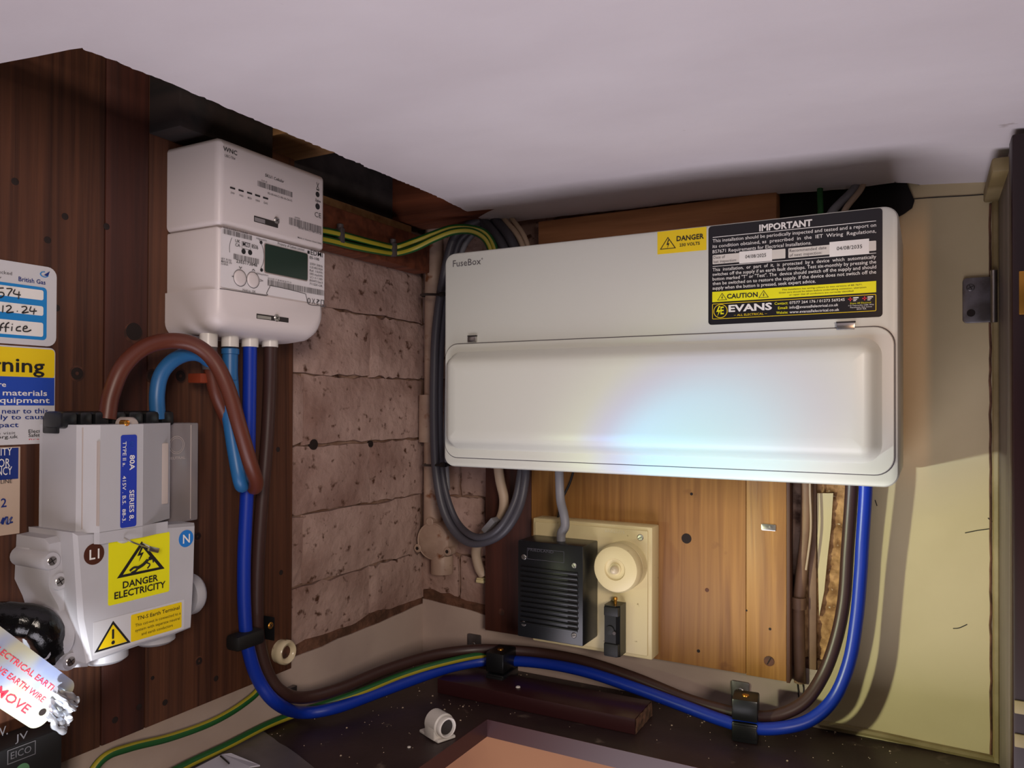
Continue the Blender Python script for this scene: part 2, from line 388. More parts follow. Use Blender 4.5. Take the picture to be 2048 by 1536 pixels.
# plaster on the right of the back wall, with the patch where it has fallen off
def pbp(px, py, n=.0): q = WB.P(px, py, n); return (q[0], q[1])
lft = [(1700, 985), (1698, 1030), (1688, 1080), (1690, 1140), (1684, 1210), (1668, 1250), (1660, 1300), (1640, 1340), (1622, 1372)]
poly = [(.70, -.9), (.70, .33), (.44, .33), (.44, .19), (.535, .175)]+[pbp(*q) for q in lft]+[(.505, -.30), (.505, -.9)]
WB.add('plaster_face', MB().prism(poly, -.01, .009), 'cream_plaster', smooth=0)
sl = [pbp(*q) for q in ((1636, 985), (1668, 985), (1664, 1050), (1657, 1110), (1650, 1180), (1640, 1230), (1637, 1100))]
WB.add('plaster_sliver', MB().prism(sl, 0, .008), 'cream_plaster', smooth=0)
mb = MB(); nx, ny = 26, 110; a0, a1, b0, b1 = .497, .556, -.31, -.05
for j in range(ny+1):
    for i in range(nx+1):
        a = a0+(a1-a0)*i/nx; b = b0+(b1-b0)*j/ny
        mb.v.append((a, b, .0035+.0028*noise.noise(Vector((a*170, b*150, 2)))+.0018*noise.noise(Vector((a*420, b*380, 5)))))
for j in range(ny):
    for i in range(nx): k = j*(nx+1)+i; mb.face((k, k+1, k+nx+2, k+nx+1))
WB.add('exposed_core', mb, 'flake_core', smooth=60)
WB.add('lower_warm_tone', MB().box(.0, .9, -.9, -.36, .0, .012), 'warm_lit_paint')  # lower wall panel, tinted for the warm light under the shelf
WL.add('lower_warm_tone', MB().box(-1.0, 0, -.9, -.36, .0, .012), 'warm_lit_paint')
# hairlines and pencil marks on the plaster
mk = MB()
for pts in ([(1906, 1257), (1918, 1256), (1934, 1249)], [(1930, 1066), (1955, 1061), (1984, 1057)], [(1750, 1000), (1754, 1012)], [(1976, 1036), (1990, 1048)]):
    mk.tube([WB.P(x, y, .0092) for x, y in pts], .00045, 5, 4)
WB.add('pencil_mark', mk, 'ink')
mk = MB()
for pts in ([(1590, 1330), (1596, 1380), (1598, 1410)], [(1602, 1355), (1607, 1380), (1600, 1398), (1596, 1378)]):
    mk.tube([WB.P(x, y, .0095) for x, y in pts], .0005, 5, 4)
WB.add('loose_hair', mk, 'ink')
# holes in the brick on the left wall
for px, py, r in ((628, 889, .006), (742, 888, .004)):
    q = WL.P(px, py, .0062); WL.add('plug_hole', MB().lathe((q[0], q[1], .0030), [(r, 0), (r, .0036), (r*.6, .0038)], 2, 14), 'knot')

# ceiling: plaster soffit with the broken edge along the left wall
def ceil_z(x, y):
    z = .2385-.02*x-(.11*(x-.4)**2 if x > .4 else 0)
    t = max(0, y+.12)/.12
    return z-(.006*t*t*max(0, min(1, (.60-x)/.05)))+.0016*noise.noise(Vector((x*9, y*9, 0)))
NX, NYY = 60, 210; Y0, Y1 = -.74, -.028
def ceil_edge(y):
    j = .0026*noise.noise(Vector((y*60, 1, 0)))+.0022*noise.noise(Vector((y*210, 4, 0)))+.0012*noise.noise(Vector((y*520, 6, 0)))
    if y < -.585: return -.03
    if y < -.565: t = (y+.585)/.02; return -.03+t*.15+j*2
    return .122+.005*math.sin((y+.55)*5.6)+j
mb = MB(); ys = sorted([Y0+(Y1-Y0)*j/NYY for j in range(NYY+1)]+[-.586, -.584, -.58, -.575, -.57, -.566, -.562])
for y in ys:
    e0 = ceil_edge(y)
    for i in range(NX+1):
        x = e0+(.80-e0)*i/NX; yy = y
        yy = y+.030*max(0, min(1, (x-.585)/.03))*max(0, min(1, (y+.10)/.072))
        if y == ys[-1] and x < .60: yy = y+.004*noise.noise(Vector((x*30, 3, 0)))+.003*noise.noise(Vector((x*90, 8, 0)))
        mb.v.append((x, yy, ceil_z(x, y)))
n1 = NX+1
for j in range(len(ys)-1):
    for i in range(NX): k = j*n1+i; mb.face((k, k+n1, k+n1+1, k+1), 0)
# back lip rolls up, left edge shows the broken plaster thickness
top = len(mb.v)
for j in range(len(ys)): x, y, z = mb.v[j*n1]; mb.v.append((x+.004, y, z+.014))
for j in range(len(ys)-1): mb.face((j*n1, top+j, top+j+1, (j+1)*n1), 1)
bk = len(mb.v); jl = (len(ys)-1)*n1
for i in range(n1): x, y, z = mb.v[jl+i]; mb.v.append((x, y-.006, z+.012))
for i in range(NX): mb.face((jl+i, bk+i, bk+i+1, jl+i+1), 1)
tb = len(mb.v); mb.v += [(-.05, Y0, .262), (.82, Y0, .262), (.82, -.04, .262), (.13, -.04, .262), (.13, -.56, .262), (-.05, -.56, .262)]
mb.face([tb+i for i in range(6)], 1)
ceil = mb.build('ceiling', ['ceiling_paint', 'broken_plaster'], None, smooth=50, recalc=False)
structure(ceil, 'white painted plaster soffit with a broken edge over the meter')
# floor far below and the void above
structure(MB().box(-.1, 1.2, -1.3, .1, -1.0, -.95).build('floor', 'warm_lit_paint'), 'floor far below the shelf')
structure(MB().box(-.1, 1.0, -.75, .1, .46, .5).build('trim_2', 'dark_brick'), 'dark underside of the stair above the soffit')

# door frame and door on the right
fx = .6735
mb = MB(); mb.box(fx, fx+.03, -.142, .005, -.9, .212, .0015); fr = mb.build('trim_3', 'frame_wood')
structure(fr, 'grey brown timber door lining')
mb = MB(); mb.tube([(fx-.001, -.0115, z+.0) for z in (-.336, -.2, -.05, .1, .196)], .0042, 8, 4); mb.build('sealant_bead', 'frame_cream', fr)
mb = MB(); mb.tube([(fx-.0065+.0009*noise.noise(Vector((z*60, 0, 0))), -.0095, z) for z in [(-.335+i*.53/50) for i in range(51)]], .0011, 5, 1); mb.build('crack', 'bare_render', fr)
mb = MB(); mb.box(fx-.012, fx+.004, -.12, -.012, .196, .2085, .002); mb.build('top_strip', 'frame_cream', fr)
mb = MB()
mb.tube([PY(px, py, .010) for px, py in ((1640, 1447), (1740, 1466), (1850, 1490), (1990, 1519))], .0038, 8, 4); structure(mb.build('trim_4', 'frame_cream'), 'cream sealant bead along the back of the shelf')
D = bpy.data.objects.new('door_1', None); COL.objects.link(D); D.location = (.6716, -.145, -.9); structure(D, 'dark red brown cupboard door edge with a brass hinge')
MB().box(0, .06, -.022, 0, 0, 1.112, .002).build('door_panel', 'door_red', D)
MB().box(.020, .042, -.205, -.0225, 0, 1.112, .002).build('door_leaf', 'door_red', D)
def hinge(zc, matn, nm, h=.0165):
    def q(px, py): w = PY(px, py, .168); return w
    mb = MB(); mb.box(.0045, .02, -.0235, -.0215, zc+.9-h, zc+.9+h, .0004); mb.box(.0125, .03, -.0245, -.0222, zc+.9-h*.62, zc+.9+h*.62, .0004)
    hg = mb.build(nm, matn, D)
    for dz in (-.68, .68):
        s = MB().lathe((.0125, -.0236, zc+.9+dz*h), [(.0034, 0), (.0032, -.0007), (.0005, -.0008)], 1, 16).build('screw', matn, hg)
        MB().box(.0098, .0152, -.0247, -.02435, zc+.9+dz*h-.0003, zc+.9+dz*h+.0003).build('slot', 'slot_dark', hg, smooth=0)
hz = PY(2035, 586, .168).z
hinge(hz, 'brass', 'brass_hinge', .0167)
for py in (1415, 1482):
    zz = PY(2040, py, .168).z; MB().box(.001, .03, -.0235, -.0215, zz+.9-.005, zz+.9+.005, .0005).build('hinge_leaf', 'frame_cream', D)

# shelf: L-shaped laminate board round an opening
SX, SY = .1975, -.158
mb = MB()
mb.prism([(.0, -.62), (SX, -.62), (SX, SY), (fx, SY), (fx, 0), (0, 0)], ZS-.018, ZS, 0)
sh = mb.build('shelf', 'shelf_laminate', None, smooth=0)
tag(sh, 'dark brown laminate shelf with a square opening, dusty along the walls', 'shelf')
mb = MB(); mb.box(SX-.0005, SX+.0008, -.62, SY+.0002, ZS-.0182, ZS+.0002); mb.box(SX-.0005, fx, SY-.0008, SY+.0005, ZS-.0182, ZS+.0002)
mb.build('edge_band', 'shelf_edge', sh)

# ================================================================== TIMBER
# tongue and groove board behind the meter
BT = .020
TB = Thing('timber_backboard', 'brown tongue and groove timber backboard on the left wall behind the meter', 'board', 'L', (-.26, -.28, 0))
def ploc(T, a, b): return (a-T.o[0], b-T.o[1])
bz0, bz1 = -.280, .46
pl = [(-.80, -.4795), (-.4785, -.4395), (-.4388, -.2655)]
planks = []
for (y0, y1), m_ in zip(pl, ('wood_brown', 'wood_red', 'wood_brown')):
    mb = MB(); mb.box(y0-TB.o[0], y1-TB.o[0], 0, bz1-bz0, .0005, BT, .0012); planks.append(TB.add('plank', mb, m_))
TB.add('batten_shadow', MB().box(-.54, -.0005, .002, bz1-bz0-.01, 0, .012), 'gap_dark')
def knot(px, py, r, ring=True, k=1.2):
    q = TB.p(px, py, BT)
    pa = planks[0] if px < 203 else planks[1] if px < 290 else planks[2]
    TB.add('knot', MB().lathe((q[0], q[1], BT-.0004), [(r, 0), (r, .0006), (r*.85, .0007), (r*.1, .0005)], 2, 16), 'knot', pa)
    if ring: TB.add('knot_rim', MB().lathe((q[0], q[1], BT-.0004), [(r*1.35, 0), (r*1.3, .0005), (r*1.0, .00055)], 2, 16), 'knot_ring', pa)
q = TB.p(267, 666, BT)
TB.add('bored_hole', MB().lathe((q[0], q[1], BT-.0004), [(.0088, 0), (.0088, .0005), (.008, .0006)], 2, 22), 'knot_ring', planks[1])
TB.add('hole_shadow', MB().lathe((q[0]+.0004, q[1]+.0012, BT+.0001), [(.0076, 0), (.0074, .0002), (.003, .0002)], 2, 22), 'knot', planks[1])
for px, py, r in ((154, 747, .0055), (305, 752, .0055), (361, 752, .0058), (130, 433, .003), (95, 480, .003), (30, 363, .003), (213, 453, .003), (113, 616, .003),
                  (395, 1073, .0035), (562, 1145, .003), (398, 1322, .0038), (432, 1357, .003), (230, 1440, .003), (278, 1414, .003), (330, 1405, .003), (556, 899, .003), (305, 1356, .002)):
    knot(px, py, r*.9, ring=r > .003)
# rail and battens above the meter
yR = -.030
def beam(name, label, box, m_, wall='L', bev=.0015):
    o = MB().box(*box, bev).build(name, m_); tag(o, label, 'timber'); return o
z_a, z_b = PX(651, 490, .032).z, PX(651, 407, .032).z
rail = beam('timber_rail', 'red brown timber rail carrying the clipped green and yellow cables', (.007, .032, -.40, yR, z_a, z_b), 'timber_red')
beam('timber_batten', 'pale rough batten lying along the top of the red brown rail', (.007, .026, -.40, -.062, z_b+.0005, z_b+.011), 'timber_pale')
beam('joist', 'pale sawn joist end showing above the meter', (.0, .30, -.33, -.262, .262, .33), 'timber_pale')
beam('trimmer', 'dark trimmer timber against the upper left wall', (.02, .06, -.44, -.335, .235, .33), 'timber_dark')
beam('corner_timber', 'red brown noggin timber in the top corner beside the soffit edge', (.005, .19, -.085, -.032, .234, .30), 'timber_red')
WL.add('dark_bricks', MB().box(-.26, -.03, z_b+.013, .46, .004, .012, .001), 'dark_brick')  # darker block of brick above the rail
bt0, bt1 = PY(1060, 466, .03).z, PY(1060, 440, .03).z
bb = MB().box(.195, .475, -.034, -.010, .172, .226, .0015).build('wall_batten', 'timber_orange'); tag(bb, 'orange brown batten fixed to the back wall above the white unit', 'timber')
MB().prism([(.475, .17), (.575, .185), (.594, .194), (.601, .199), (.603, .206), (.600, .214), (.59, .24), (.475, .24)], 0, .0025).build('void_shade', 'gap_dark', bb, xf=Matrix(((1, 0, 0, 0), (0, 0, -1, -.010), (0, 1, 0, 0), (0, 0, 0, 1))))  # near-black sheet painted in for the shade of the void
mk = MB(); mk.tube([WB.P(px, py, .0094) for px, py in ((1812, 399), (1850, 396), (1900, 393), (1940, 391), (1978, 388))], .0005, 5, 4); WB.add('plaster_crack', mk, 'ink')

# backboard behind the switchgear
TBB = Thing('switch_backboard', 'amber and red brown timber backboard under the white unit', 'board', 'B', (.3, -.285, .010))
BN = .030
def bbx(px, n=BN): return TBB.p(px, 1150, n)[0]
xs_ = [bbx(970), bbx(1062), bbx(1492), bbx(1573)]
mb_ = []
for i, m_ in enumerate(('wood_red', 'wood_amber', 'wood_amber')):
    mb = MB(); mb.box(xs_[i]+.0002, xs_[i+1]-.0002, -.001*i, .30, 0, BN-.010, .0006); mb_.append(TBB.add('plank', mb, m_))
mb = MB(); mb.box(xs_[3], xs_[3]+.0035, -.003, .30, 0, BN-.0095, .0004); TBB.add('edge_lipping', mb, 'wood_brown')
zf = BN-.010
def disc(T, px, py, n, r, m_, name, par=None, h=.0006, seg=18):
    q = T.p(px, py, n); return T.add(name, MB().lathe((q[0], q[1], q[2]-.0003), [(r, 0), (r, h), (r*.8, h+.0001), (r*.05, h)], 2, seg), m_, par)
disc(TBB, 1373, 1077, BN, .0056, 'knot', 'bored_hole', mb_[1])
disc(TBB, 1383, 988, BN, .0016, 'knot', 'nail_hole', mb_[1]); disc(TBB, 1414, 1180, BN, .0022, 'knot_ring', 'nail_hole', mb_[1]); disc(TBB, 1397, 1302, BN, .0018, 'knot', 'nail_hole', mb_[1])
disc(TBB, 1540, 1258, BN, .0014, 'knot', 'nail_hole', mb_[2]); disc(TBB, 1493, 1221, BN, .001, 'knot', 'nail_hole', mb_[2])
o = disc(TBB, 1538, 1322, BN, .0052, 'knot_ring', 'old_screw', mb_[2], .0012); q = TBB.p(1538, 1322, BN+.0012)
TBB.add('slot', cross_slot(MB(), q[0], q[1], q[2]+.0002, .0055, 1.1, True), 'knot', mb_[2], smooth=0)
q = TBB.p(1540, 1055, BN); q0 = TBB.p(1523, 1055, BN)
TBB.add('nail_plate', MB().slab(q0[0], q[0]+.006, q[1]-.0034, q[1]+.0034, .001, q[2]-.0005, q[2]+.0012, .0003), 'steel', mb_[2])
disc(TBB, 1541, 1054, BN+.0012, .0016, 'zinc', 'nail_head', mb_[2])
q = TBB.p(1053, 1225, BN); disc(TBB, 1003, 1224, BN, .0045, 'knot_ring', 'old_screw', mb_[0], .0008)

# timber strip lying on the shelf
a = PZ(875, 1358, ZS+.0165); b = PZ(1270, 1438, ZS+.0165)
ang = math.atan2(b.y-a.y, b.x-a.x); ln = (b-a).length
ts = bpy.data.objects.new('timber_strip', None); COL.objects.link(ts); ts.location = (a.x, a.y, ZS); ts.rotation_euler = (0, 0, ang)
tag(ts, 'dark laminate offcut strip lying on the shelf, raw chipboard end on the right', 'timber strip')
MB().box(0, ln, 0, .055, .0003, .0165, .0004).build('strip_body', 'shelf_edge', ts)
mb = MB(); nyy = 12
for j in range(nyy+1):
    for i in range(4):
        mb.v.append((ln+.0006+.0012*noise.noise(Vector((j*.7, i*.9, 2))), .055*j/nyy, .0005+.0158*i/3))
for j in range(nyy):
    for i in range(3): k = j*4+i; mb.face((k, k+4, k+5, k+1))
mb.build('raw_end', 'chip_edge', ts, smooth=0)

# ================================================================== CONSUMER UNIT
U = Thing('consumer_unit', 'large white consumer unit with a hinged lid and warning stickers', 'fuse box', 'B', (.1435, -.067, .030))
UF = .163                                        # front of the body, out from the wall
f0 = UF-.030
uw, uh = .4500, .2352
MB_ = MB(); MB_.plate(0, uw, 0, uh, .012, [(.003, 0), (.001, .002), (0, .006), (0, f0-.004), (.0012, f0-.0012), (.004, f0)], seg=8)
body = U.add('housing', MB_, 'unit_white', smooth=40)
lt_ = uh-.1010                                   # lid top line
ll, lr, lb = .003, uw-.0035, .0105
U.add('lid_gap', MB().slab(ll-.0009, lr+.0009, lb-.0009, lt_+.0009, .016, f0-.001, f0+.0002, seg=8), 'ink_grey', body, smooth=0)
lidm = MB(); lidm.plate(ll, lr, lb, lt_, .0155, [(0, f0-.001), (0, f0+.0013), (.0006, f0+.002), (.002, f0+.0022)], seg=8)
lid = U.add('lid', lidm, 'unit_white', smooth=40, label='hinged lid with a raised window bulge')
z0 = f0+.0021
bx0, bx1, by0, by1 = .0075, uw-.0125, .0195, lt_-.0085
bul = MB(); bul.plate(bx0, bx1, by0, by1, .016, [(0, z0), (.0012, z0+.0015), (.0035, z0+.006), (.0065, z0+.013), (.0095, z0+.0165), (.014, z0+.0185), (.022, z0+.019)], seg=8)
U.add('lid_bulge', bul, 'unit_white', lid, smooth=60)
for px, py in ((946, 678), (1692, 652)):
    q = U.p(px, py, UF); w = .0052 if px < 1000 else .0072
    c = U.add('lid_clip', MB().box(q[0]-w, q[0]+w, q[1]-.0034, q[1]+.0026, f0-.001, f0+.0032, .0008), 'steel')
    U.add('clip_slot', MB().box(q[0]-w*1.05, q[0]+w*1.05, q[1]+.0027, q[1]+.0038, f0, f0+.0028), 'slot_dark', c)
q0, q1 = U.p(906, 534, UF), U.p(962, 529, UF)
t = MB(); t.text('FuseBox', q0[0], q0[1], f0+.0003, q1[0], .0072, bold=.004); t.text('\u00ae', q1[0]+.0004, q1[1]+.005, f0+.0003, cap=.002)
U.add('lettering', t, 'ink_grey', body, smooth=0)

class Label:
    """Flat sticker: coordinates are fractions of its width (from the left) and height (from the top)."""
    def __init__(s, T, par, x0, x1, y0, y1, z, m_, r=.001, name='label', th=.0002, label=None):
        s.T, s.x0, s.x1, s.y0, s.y1, s.z = T, x0, x1, y0, y1, z+th; s.w = x1-x0; s.h = y1-y0; s.d = {}; s.L = []; s.sep = name != 'inspection_label'
        s.o = T.add(name, MB().slab(x0, x1, y0, y1, r, z-.0002, z+th), m_, par, smooth=0, label=label)
    def X(s, f): return s.x0+f*s.w
    def Y(s, f): return s.y1-f*s.h
    def mb(s, m_, nm=None):
        if nm and s.sep: s.L.append((nm, m_, MB())); return s.L[-1][2]
        return s.d.setdefault(m_, MB())
    def text(s, t, fx0, fy, cap, m_, fx1=None, bold=0, lift=.0003, align='l'):
        s.mb(m_, 'lettering').text(t, s.X(fx0), s.Y(fy), s.z+lift, s.X(fx1) if fx1 else None, cap*s.h, bold=bold, align=align)
    def rect(s, fx0, fx1, fy0, fy1, m_, lift=.0001, r=.0004):
        s.mb(m_, 'printed_panel').slab(s.X(fx0), s.X(fx1), s.Y(fy1), s.Y(fy0), r, s.z, s.z+lift, seg=4)
    def frame(s, fx0, fx1, fy0, fy1, w, m_, lift=.0001, r=.001):
        o = rrect(s.X(fx0), s.X(fx1), s.Y(fy1), s.Y(fy0), r); i = rrect(s.X(fx0)+w, s.X(fx1)-w, s.Y(fy1)+w, s.Y(fy0)-w, max(r-w, .0002))
        s.mb(m_).loft([[(x, y, s.z+lift) for x, y in o], [(x, y, s.z+lift) for x, y in i]], False, False)
    def poly(s, pts, m_, lift=.0002):
        mb = s.mb(m_); k = len(mb.v); mb.v += [(s.X(a), s.Y(b), s.z+lift) for a, b in pts]; mb.face(range(k, k+len(pts)))
    def ring(s, fx, fy, r0, r1, m_, lift=.0002, seg=28):
        x, y = s.X(fx), s.Y(fy); A = lambda r: [(x+r*math.cos(2*math.pi*i/seg), y+r*math.sin(2*math.pi*i/seg), s.z+lift) for i in range(seg)]
        if r0 <= 0:
            mb = s.mb(m_, 'printed_dot'); k = len(mb.v); mb.v += A(r1); mb.face(range(k, k+seg))
        else: s.mb(m_).loft([A(r1), A(r0)], False, False)
    def tri(s, fx, fyt, fyb, half, w, m_, lift=.0002):
        x, yt, yb = s.X(fx), s.Y(fyt), s.Y(fyb); cx, cy = x, (yt+2*yb)/3
        O = [(x, yt), (x+half, yb), (x-half, yb)]; I = [(cx+(p[0]-cx)*(1-w), cy+(p[1]-cy)*(1-w)) for p in O]
        s.mb(m_, 'warning_triangle').loft([[(a, b, s.z+lift) for a, b in O], [(a, b, s.z+lift) for a, b in I]], False, False)
    def bolt(s, fx, fy, hw, hh, m_, lift=.0003):
        P = [(.1, 1), (-.5, -.15), (.05, -.1), (-.25, -1), (.55, .25), (0, .2), (.45, 1)]
        mb = s.mb(m_, 'bolt_symbol'); k = len(mb.v); mb.v += [(s.X(fx)+a*hw, s.Y(fy)+b*hh, s.z+lift) for a, b in P]
        mb.face((k, k+1, k+2, k+5, k+6)); mb.face((k+2, k+3, k+4, k+5))
    def done(s, names={}):
        for m_, mb in s.d.items():
            o = s.T.add(names.get(m_, 'lettering' if not s.sep else 'symbol'), mb, m_, s.o, smooth=0, recalc=False)
            if not s.sep: o['kind'] = 'stuff'
        for nm, m_, mb in s.L: s.T.add(nm, mb, m_, s.o, smooth=0, recalc=False)
a, b, c = U.p(1417, 452, UF), U.p(1765, 417, UF), U.p(1417, 650, UF)
I_ = Label(U, None, a[0], b[0], c[1], (a[1]+b[1])/2, f0, 'black_vinyl', .003, 'inspection_label', label='black inspection notice with white and yellow print')
I_.text('IMPORTANT', .314, .100, .062, 'white_print', .621, .034)
I_.rect(.027, .967, .112, .118, 'white_print'); I_.rect(.027, .967, .408, .413, 'white_print')
for i, s_ in enumerate(('This installation should be periodically inspected and tested and a report on', 'its condition obtained, as  prescribed  in  the  IET  Wiring  Regulations,')):
    I_.text(s_, .027, .168+.055*i, .034, 'white_print', .967, .004)
I_.text('BS7671 Requirements for Electrical Installations.', .027, .277, .034, 'white_print', .617, .004)
for i, s_ in enumerate(('This  installation,  or  part  of  it,  is  protected  by a  device  which  automatically', 'switches off the supply if an earth fault develops. Test six-monthly by pressing the',
                        'button marked "T" or "Test". The  device should switch off the supply and should', 'then be switched on to restore the supply. If the device does not switch off the')):
    I_.text(s_, .027, .460+.0465*i, .033, 'white_print', .967, .004)
I_.text('supply when the button is pressed, seek expert advice.', .027, .646, .033, 'white_print', .64, .004)
I_.rect(.027, .468, .296, .388, 'paper', .0001, .0006); I_.rect(.485, .967, .296, .388, 'paper', .0001, .0006)
I_.text('Date of', .033, .334, .028, 'ink_grey', .105); I_.text('last inspection:', .033, .377, .028, 'ink_grey', .178)
I_.text('Recommended date', .492, .334, .028, 'ink_grey', .70); I_.text('of next inspection:', .492, .377, .028, 'ink_grey', .675)
I_.rect(.193, .39, .285, .402, 'white_print', .0003, .0001); I_.rect(.717, .93, .272, .412, 'white_print', .0003, .0001)
I_.text('04/08/2025', .23, .358, .034, 'ink', .355, lift=.0006); I_.text('04/08/2035', .757, .356, .034, 'ink', .893, lift=.0006)
I_.rect(.025, .967, .668, .772, 'yellow_bright', .0001, .0002)
I_.text('CAUTION', .117, .745, .046, 'ink', .305, .028)
for fx_ in (.087, .34): I_.tri(fx_, .683, .757, .0045, .2, 'ink'); I_.bolt(fx_, .733, .0016, .0022, 'ink')
for i, s_ in enumerate(('This installation has wiring colours to two versions of BS 7671.', 'Great care should be taken before undertaking extension, alteration', 'or repair that all conductors are correctly identified.')):
    I_.text(s_, (.448, .43, .49)[i], .700+.027*i, .015, 'ink', (.895, .915, .85)[i])
I_.frame(.025, .967, .788, .945, .0005, 'yellow_vinyl'); I_.ring(.077, .866, .0058, .0064, 'yellow_vinyl')
I_.text('E', .077, .897, .075, 'yellow_bright', .098, .02); I_.bolt(.064, .866, .004, .0048, 'yellow_bright')
I_.text('EVANS', .127, .878, .066, 'white_print', .39, .034); I_.text('ALL ELECTRICAL', .18, .925, .021, 'yellow_vinyl', .34, .006)
I_.rect(.16, .173, .9145, .9165, 'yellow_vinyl'); I_.rect(.347, .36, .9145, .9165, 'yellow_vinyl')
for i, (h_, v_, x_, e_) in enumerate((('Contact:', '07577 264 176 / 01273 569245', .405, .80), ('Email:', 'info@evansallelectrical.co.uk', .425, .765), ('Website:', 'www.evansallelectrical.co.uk', .415, .77))):
    I_.text(h_, x_, .835+.045*i, .026, 'yellow_bright', .483, .006); I_.text(v_, .492, .835+.045*i, .026, 'white_print', e_, .006)
for fx_ in (.817, .893):
    I_.rect(fx_, fx_+.026, .818, .826, 'red_dot'); I_.rect(fx_+.010, fx_+.016, .803, .842, 'red_dot'); I_.rect(fx_+.028, fx_+.058, .806, .817, 'white_print')
    for j in range(2): I_.rect(fx_+.028, fx_+.05-.006*j, .824+.012*j, .830+.012*j, 'white_print')
I_.text('Evans All Electrical', .83, .869, .015, 'yellow_bright', .94)
for i, s_ in enumerate(('112 Telscombe Cliffs Way', 'Peacehaven, East Sussex', 'BN10 7DR')): I_.text(s_, (.82, .83, .865)[i], .888+.018*i, .012, 'white_print', (.955, .945, .915)[i])
I_.done({'paper': 'date_box', 'red_dot': 'badge'})
a, b, c = U.p(1315, 464, UF), U.p(1413, 455, UF), U.p(1315, 509, UF)
I_ = Label(U, None, a[0], b[0], c[1], a[1], f0, 'yellow_vinyl', .0003, 'voltage_sticker', label='yellow danger sticker')
I_.text('DANGER', .40, .50, .215, 'ink', .95, .024); I_.text('230 VOLTS', .46, .75, .13, 'ink', .87, .016); I_.tri(.22, .27, .80, .0078, .17, 'ink'); I_.bolt(.22, .60, .0028, .0044, 'ink'); I_.done()

# ================================================================== STICKERS ON THE LEFT BOARD
def sticker(name, label, px0, px1, pyt, pyb, m_, r, ext=.05):
    """px1 is the right edge; the sheet runs on to the left past the frame by ext."""
    a = PX(px1, pyt, BT); b = PX(px1, pyb, BT); c = PX(px0, pyt, BT)
    T = Thing(name, label, 'sticker', 'L', (a.y, b.z, BT))
    return T, Label(T, None, c.y-a.y-ext, 0, 0, a.z-b.z, .0002, m_, r, 'sheet')
# service record sticker
T, S = sticker('service_sticker', 'white rounded record sticker with blue bordered boxes and handwriting', 0, 113, 537, 694, 'white_vinyl', .007)
def sx_(T, S, px, py=600): return (T.p(px, py, BT)[0]-S.x0)/S.w
def sy_(T, S, px, py): return (S.y1-T.p(px, py, BT)[1])/S.h
def st(S, T, t, px0, py, px1, cappx, m_, bold=0, lift=.0003, rot=0):
    q0 = T.p(px0, py, BT); q1 = T.p(px1, py, BT); qc = T.p(px0, py-cappx, BT)
    S.mb(m_, 'lettering').text(t, q0[0], q0[1], S.z+lift, q1[0], qc[1]-q0[1], bold=bold)
def sr(S, T, px0, px1, py0, py1, m_, lift=.0001, r=.001, at=None):
    x0, x1 = T.p(px0, 600, BT)[0], T.p(px1, 600, BT)[0]; e_ = at or px1
    if px0 == -90: x0 = S.x0-T.p(px1, 600, BT)[0]      # same margin on the left as on the right
    S.mb(m_, 'printed_panel').slab(x0, x1, T.p(e_, py1, BT)[1], T.p(e_, py0, BT)[1], r, S.z, S.z+lift)
sr(S, T, -90, 93, 576, 681, 'sky_vinyl', .0001, .003)
for y0, y1 in ((581, 601), (613, 632), (646, 674)): sr(S, T, -90, 86, y0, y1, 'white_print', .0002, .0015)
st(S, T, 'British Gas', 36, 562, 90, 9, 'navy_vinyl', .012); st(S, T, 'checked', -16, 545, 23, 7, 'ink_grey'); st(S, T, 'by', -12, 556, 2, 6, 'ink_grey')
q = T.p(88, 549, BT); mb = S.mb('sky_vinyl'); mb.tube([(q[0]+.003*math.cos(a), q[1]+.002*math.sin(a), S.z+.0002) for a in [i*.5 for i in range(3, 13)]], .0004, 4, 2)
mb = S.mb('navy_vinyl'); k = len(mb.v); mb.v += [(q[0]-.0005, q[1]-.0005, S.z+.0004), (q[0]+.004, q[1]+.003, S.z+.0004), (q[0]+.0025, q[1]-.0012, S.z+.0004)]; mb.face((k, k+1, k+2))
def hand(S, T, strokes, m_='ink', r=.00048):
    for sxx in strokes: S.mb(m_).tube([T.p(x, y, BT+.0008) for x, y in sxx], r, 5, 4)
hand(S, T, [[(7, 576), (-2, 577), (-3, 584), (5, 585), (8, 590), (2, 595), (-4, 594)], [(13, 577), (24, 578), (19, 586), (16, 592)], [(30, 579), (27, 587), (41, 590)], [(38, 583), (37, 598)],
            [(6, 611), (5, 625)], [(12, 613), (19, 611), (22, 616), (13, 625), (27, 624)], [(34, 622), (35, 623)], [(43, 614), (51, 613), (53, 618), (44, 626), (57, 624)], [(62, 613), (60, 622), (73, 622)], [(69, 617), (67, 629)],
            [(8, 646), (2, 650), (0, 662)], [(-3, 655), (6, 655)], [(18, 645), (12, 650), (11, 664)], [(8, 654), (18, 655)], [(24, 653), (23, 662)], [(24, 648), (25, 649)], [(41, 653), (34, 655), (33, 661), (42, 662)], [(46, 658), (54, 656), (52, 652), (47, 655), (47, 662), (55, 663), (62, 660)]])
S.done({'ink': 'handwriting', 'sky_vinyl': 'printed_border', 'white_print': 'writing_box'})
